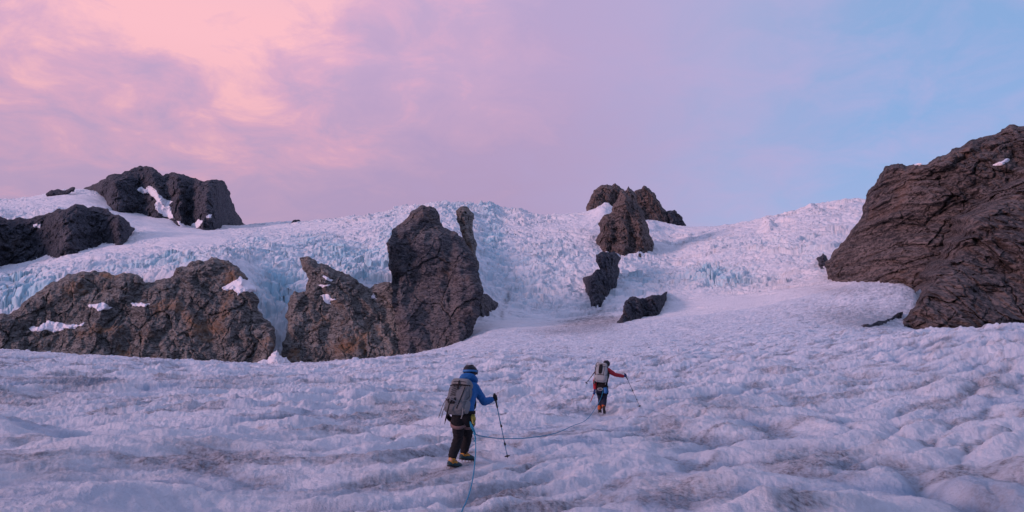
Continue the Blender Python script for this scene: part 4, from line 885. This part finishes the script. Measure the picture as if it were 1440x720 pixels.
def spline_chain(pts, rs):
    q = spline(pts, 4); r = np.interp(np.linspace(0, 1, len(q)), np.linspace(0, 1, len(rs)), rs); return chain(q, list(r))
def backpack(M, base, top, rt, hw, hd, kind, label):
    """upright sack: body, lid, side pockets, straps and cord; base and top are points on its axis"""
    u = top - base; H = np.linalg.norm(u); u = u / H; rt = unit(rt - u * np.dot(rt, u)); bk = np.cross(rt, -u) * -1; bk = np.cross(u, rt); bk = bk if bk[1] < 0 else -bk   # towards the viewer
    main = M['grey_pack'] if kind == 'grey' else M['white_pack']; lidm = M['light_pack'] if kind == 'grey' else M['white_pack']
    root = bpy.data.objects.new('backpack', None); COL.objects.link(root); tag(root, label, 'backpack', 'backpacks on the climbers')
    def pt(a, b, c): return base + rt * a * hw + u * b * H + bk * c * hd      # a across, b up, c outwards
    P = [box_piece(pt(0, .36, 0), (rt * hw * .92, bk * hd, u * H * .37), .45), box_piece(pt(0, .60, -.05), (rt * hw * 1.0, bk * hd * .95, u * H * .24), .5), capsule(pt(-.5, .10, 0), .085, pt(.5, .10, 0), .085)]
    b = grown('pack_body', P, main, root, .010, 5, .007, .09, 21)
    l = grown('lid', [box_piece(pt(.0, .88, .05), (rt * hw * .93, bk * hd * 1.08, u * H * .115), .55), capsule(pt(-.5, .93, 0), .055, pt(.5, .95, 0), .05), capsule(pt(-.55, .84, .55), .05, pt(.55, .84, .55), .05)], lidm, root, .010, 5, .007, .07, 22)
    raw('lid_strap', [strap([pt(0, .99, .2), pt(0, .95, .95), pt(0, .84, 1.25), pt(0, .74, 1.10), pt(0, .62, 1.03)], bk, .022, .003)], M['black_cloth'], l)
    raw('zip', [tube(spline([pt(-.8, .85, .75), pt(-.4, .845, 1.2), pt(.4, .845, 1.2), pt(.8, .85, .75)], 5), .005, 6)], M['black_cloth'], l)
    for s in (-1, 1):
        k = grown('side_pocket', [box_piece(pt(.88 * s, .22, -.1), (rt * hw * .22, bk * hd * .68, u * H * .19), .6)], lidm, root, .009, 4, .004, .06, 31)
        raw('side_strap', [strap(spline([pt(.62 * s, .86, .85), pt(.98 * s, .70, .45), pt(1.06 * s, .5, .1), pt(.98 * s, .34, .55), pt(.72 * s, .28, .98)], 4), [unit(rt * s + bk * .6)] * 17, .018, .003)], M['black_cloth'] if s < 0 else M['light_pack'], root)
        raw('tail_strap', [strap(spline([pt(.8 * s, .12, .7), pt(.9 * s, .02, .8), pt(.93 * s, -.12, .75), pt(.9 * s, -.22, .72)], 4), bk, .016, .002)], M['light_pack'], root)
        raw('shoulder_strap', [strap(spline([pt(.42 * s, .80, -.9), pt(.55 * s, .86, -1.6), pt(.72 * s, .74, -2.6), pt(.85 * s, .5, -2.7), pt(.95 * s, .28, -1.7), pt(.85 * s, .15, -.8)], 5), [unit(bk * .3 + u * .5 + rt * s)] * 26, .055, .009)], M['black_cloth'], root)
        raw('hip_belt', [strap(spline([pt(.7 * s, .06, -.6), pt(1.08 * s, .05, -1.2), pt(1.02 * s, .02, -2.2), pt(.45 * s, -.01, -3.0)], 5), [unit(rt * s - bk * .3)] * 16, .085, .011)], M['black_cloth'], root)
    if kind == 'grey':
        cord = [pt(-.55, .74, 1.02), pt(-.05, .68, 1.05), pt(-.55, .60, 1.05), pt(-.05, .54, 1.06), pt(-.55, .47, 1.06), pt(-.05, .42, 1.06)]
        raw('cord', [tube(cord, .0045, 6), tube([pt(-.05, .74, 1.03), pt(-.55, .68, 1.05), pt(-.05, .60, 1.05), pt(-.55, .54, 1.06), pt(-.05, .47, 1.06), pt(-.55, .42, 1.06)], .0045, 6)], M['black_cloth'], root)
        raw('compression_strap', [strap([pt(-.95, .78, .55), pt(-.5, .76, 1.04), pt(0, .77, 1.08), pt(.5, .76, 1.02), pt(.95, .80, .5)], bk, .018, .004)], M['black_cloth'], root)
        raw('axe_loop', [strap(spline([pt(-.62, .34, 1.05), pt(-.50, .22, 1.13), pt(-.35, .20, 1.14), pt(-.28, .33, 1.08)], 5), bk, .035, .005), strap(spline([pt(-.05, .36, 1.06), pt(-.02, .24, 1.13), pt(-.16, .18, 1.14)], 5), bk, .03, .005)], M['black_cloth'], root)
        raw('daisy_chain', [strap([pt(.62, .72, .98), pt(.55, .5, 1.02), pt(.42, .2, 1.04), pt(.3, .05, .98)], bk, .012, .003)], M['black_cloth'], root)
        raw('haul_strap', [strap(spline([pt(-1.0, .42, .3), pt(-1.15, .2, .5), pt(-1.22, -.05, .5), pt(-1.28, -.2, .45)], 4), bk, .014, .002)], M['light_pack'], root)
    else:
        grown('front_panel', [box_piece(pt(-.12, .60, 1.0), (rt * hw * .30, bk * hd * .16, u * H * .27), .5)], M['black_cloth'], root, .008, 3, .004, .05, 41)
        raw('cord', [tube([pt(-.9, .9, .6), pt(-.95, .6, .8), pt(-.85, .3, .9)], .006, 6), tube([pt(.45, .9, .9), pt(.5, .6, 1.02), pt(.4, .3, 1.04)], .006, 6), tube(spline([pt(-.5, .98, .5), pt(-.75, 1.03, .4), pt(-1.0, .9, .3), pt(-1.1, .72, .2), pt(-.95, .6, .5)], 5), .008, 6)], M['black_cloth'], root)
        raw('compression_strap', [strap([pt(-.95, .3, .5), pt(-.5, .29, 1.02), pt(.5, .29, 1.02), pt(.95, .3, .5)], bk, .02, .004)], M['black_cloth'], root)
    return root
# ------------------------------------------------------------------ sky, sun, camera
SUN_EL, SUN_AZ = 12.0, -116.0        # degrees; azimuth clockwise from the view direction (left and a little behind)
def build_sky():
    w = bpy.data.worlds.new('World'); scene.world = w; w.use_nodes = True; nt = w.node_tree
    for n in list(nt.nodes): nt.nodes.remove(n)
    out = N(nt, 'ShaderNodeOutputWorld'); bg = N(nt, 'ShaderNodeBackground', Strength=1.0)
    sky = N(nt, 'ShaderNodeTexSky'); sky.sky_type = 'NISHITA'; sky.sun_disc = False
    sky.sun_elevation = math.radians(SUN_EL); sky.sun_rotation = math.radians(SUN_AZ); sky.altitude = 1800; sky.ozone_density = 3.0
    tc = N(nt, 'ShaderNodeTexCoord'); dirv = tc.outputs['Generated']
    def dot(v):
        n = nt.nodes.new('ShaderNodeVectorMath'); n.operation = 'DOT_PRODUCT'; nt.links.new(dirv, n.inputs[0])
        l = math.sqrt(sum(c * c for c in v)); n.inputs[1].default_value = tuple(c / l for c in v); return n.outputs['Value']
    def pix(X, Y):
        s, e = ray(X, Y); return (float(s), 1.0, float(e))
    sep = N(nt, 'ShaderNodeSeparateXYZ'); nt.links.new(dirv, sep.inputs[0]); zz = sep.outputs['Z']
    # cloud sheet seen in perspective: direction divided by height
    zc = math_(nt, 'ADD', math_(nt, 'MAXIMUM', zz, 0.0), .22)
    cmb = N(nt, 'ShaderNodeCombineXYZ'); nt.links.new(math_(nt, 'DIVIDE', sep.outputs['X'], zc), cmb.inputs[0]); nt.links.new(math_(nt, 'DIVIDE', sep.outputs['Y'], zc), cmb.inputs[1])
    mp = N(nt, 'ShaderNodeMapping'); mp.inputs['Rotation'].default_value = (0, 0, math.radians(-25)); mp.inputs['Scale'].default_value = (1.0, 1.0, 1); nt.links.new(cmb.outputs[0], mp.inputs[0])
    n1 = noise(nt, mp.outputs[0], 1.5, 6, .55, .5); n2 = noise(nt, mp.outputs[0], 5.0, 7, .62, .5); n3 = noise(nt, mp.outputs[0], .7, 3, .5, .2)
    tex = math_(nt, 'ADD', math_(nt, 'MULTIPLY', n1, .5), math_(nt, 'MULTIPLY', n2, .5))
    # clear air: Nishita, tinted to dusk
    # the sky strength here is the dusk share of the bright physical sky
    nsk = mixc(nt, 1.0, sky.outputs[0], (.055, .075, .082), 'MULTIPLY')
    dblue = dot(pix(1420, 130))
    clear = mixc(nt, .35, ramp(nt, dblue, [(.45, (.38, .31, .56)), (.72, (.48, .38, .66)), (.86, (.50, .49, .80)), (.95, (.42, .54, .86)), (1.0, (.33, .51, .86))]), nsk)
    # cloud colours: mauve underside, rose and peach where the last light reaches
    glow = dot(pix(215, -10))
    tz = math_(nt, 'ADD', math_(nt, 'ADD', glow, math_(nt, 'MULTIPLY', math_(nt, 'SUBTRACT', zz, .44), .30)), math_(nt, 'MULTIPLY', math_(nt, 'SUBTRACT', tex, .5), .54))
    rose = ramp(nt, tz, [(.55, (.52, .38, .62)), (.84, (.47, .345, .55)), (.91, (.53, .365, .555)), (.955, (.66, .39, .55)), (1.0, (.88, .48, .54))])
    dim = ramp(nt, zz, [(.12, .74), (.42, 1.0)])
    rose = mixc(nt, 1.0, rose, dim, 'MULTIPLY')
    cov = math_(nt, 'ADD', ramp(nt, glow, [(.58, 0.0), (.74, .42), (.90, 1.0)]), math_(nt, 'MULTIPLY', math_(nt, 'SUBTRACT', tex, .5), .55), True)
    wisp = math_(nt, 'MULTIPLY', ramp(nt, n2, [(.38, 0), (.70, 1)]), .38)
    c = mixc(nt, wisp, clear, (.52, .43, .70))
    c = mixc(nt, cov, c, rose)
    # low band of haze
    c = mixc(nt, math_(nt, 'MULTIPLY', ramp(nt, zz, [(.05, 1), (.33, 0)]), .45), c, (.46, .37, .57))
    up_ = ramp(nt, zz, [(.45, 0), (.85, 1)])
    c = mixc(nt, math_(nt, 'MULTIPLY', up_, .75), c, (.38, .44, .74))
    # the sky behind the viewer, deeper dusk blue
    back = ramp(nt, dot((.25, -1, .25)), [(.45, 0), (.8, 1)])
    c = mixc(nt, math_(nt, 'MULTIPLY', back, .8), c, (.21, .28, .49))
    nt.links.new(c, bg.inputs[0]); nt.links.new(bg.outputs[0], out.inputs[0])
    # last light from the glowing clouds
    l = bpy.data.lights.new('sun', 'SUN'); l.energy = 1.9; l.angle = math.radians(14); l.color = (1.0, .56, .60)
    o = bpy.data.objects.new('sun', l); COL.objects.link(o)
    a, e = math.radians(SUN_AZ), math.radians(SUN_EL)
    v = Vector((math.sin(a) * math.cos(e), math.cos(a) * math.cos(e), math.sin(e)))
    o.rotation_euler = v.to_track_quat('Z', 'Y').to_euler(); o.location = v * 50
def build_camera():
    c = bpy.data.cameras.new('camera'); c.sensor_width = 36; c.lens = 24; c.clip_start = .05; c.clip_end = 5000
    o = bpy.data.objects.new('camera', c); COL.objects.link(o); o.location = (0, 0, ZC)
    o.rotation_euler = (math.pi / 2 + PITCH, 0, 0); scene.camera = o
def render_settings():
    scene.render.engine = 'CYCLES'; cy = scene.cycles
    cy.use_denoising = True; cy.max_bounces = 5; cy.diffuse_bounces = 4; cy.glossy_bounces = 2; cy.transmission_bounces = 2
    cy.use_adaptive_sampling = True; cy.adaptive_threshold = .02
    v = scene.view_settings; v.view_transform = 'Standard'; v.look = 'None'; v.gamma = 1; v.use_curve_mapping = False; v.exposure = .13
# ------------------------------------------------------------------ build everything
render_settings(); build_camera(); build_sky()
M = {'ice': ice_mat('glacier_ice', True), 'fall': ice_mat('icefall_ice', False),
     'grey': rock_mat('brown_rock', (.085, .085, .086), (.155, .150, .142), (.255, .245, .228), (.27, .155, .085), 1.0, .8),
     'dark': rock_mat('dark_rock', (.044, .048, .062), (.088, .086, .098), (.158, .150, .152), (.21, .14, .095), 1.0, .3),
     'slate': rock_mat('slate_rock', (.024, .031, .047), (.050, .057, .077), (.102, .106, .124), (.15, .11, .085), .8, .2, (.7, .6, .9), (.3, .9, .2)),
     'red': rock_mat('reddish_rock', (.046, .042, .046), (.098, .082, .080), (.185, .152, .142), (.22, .135, .10), .9, .4, (.8, .3, 1.0), (.0, -.6, .2))}
sm, nt, b = new_mat('old_snow', .6, .3); geo = nt.nodes.new('ShaderNodeNewGeometry')
nt.links.new(mixc(nt, noise(nt, geo.outputs['Position'], .5, 5, .6), (.74, .74, .80), (.88, .87, .89)), b.inputs['Base Color']); M['snow'] = sm
build_rocks(M)
if 'people' in globals(): people(M)
build_glacier(M['ice'], M['fall'])
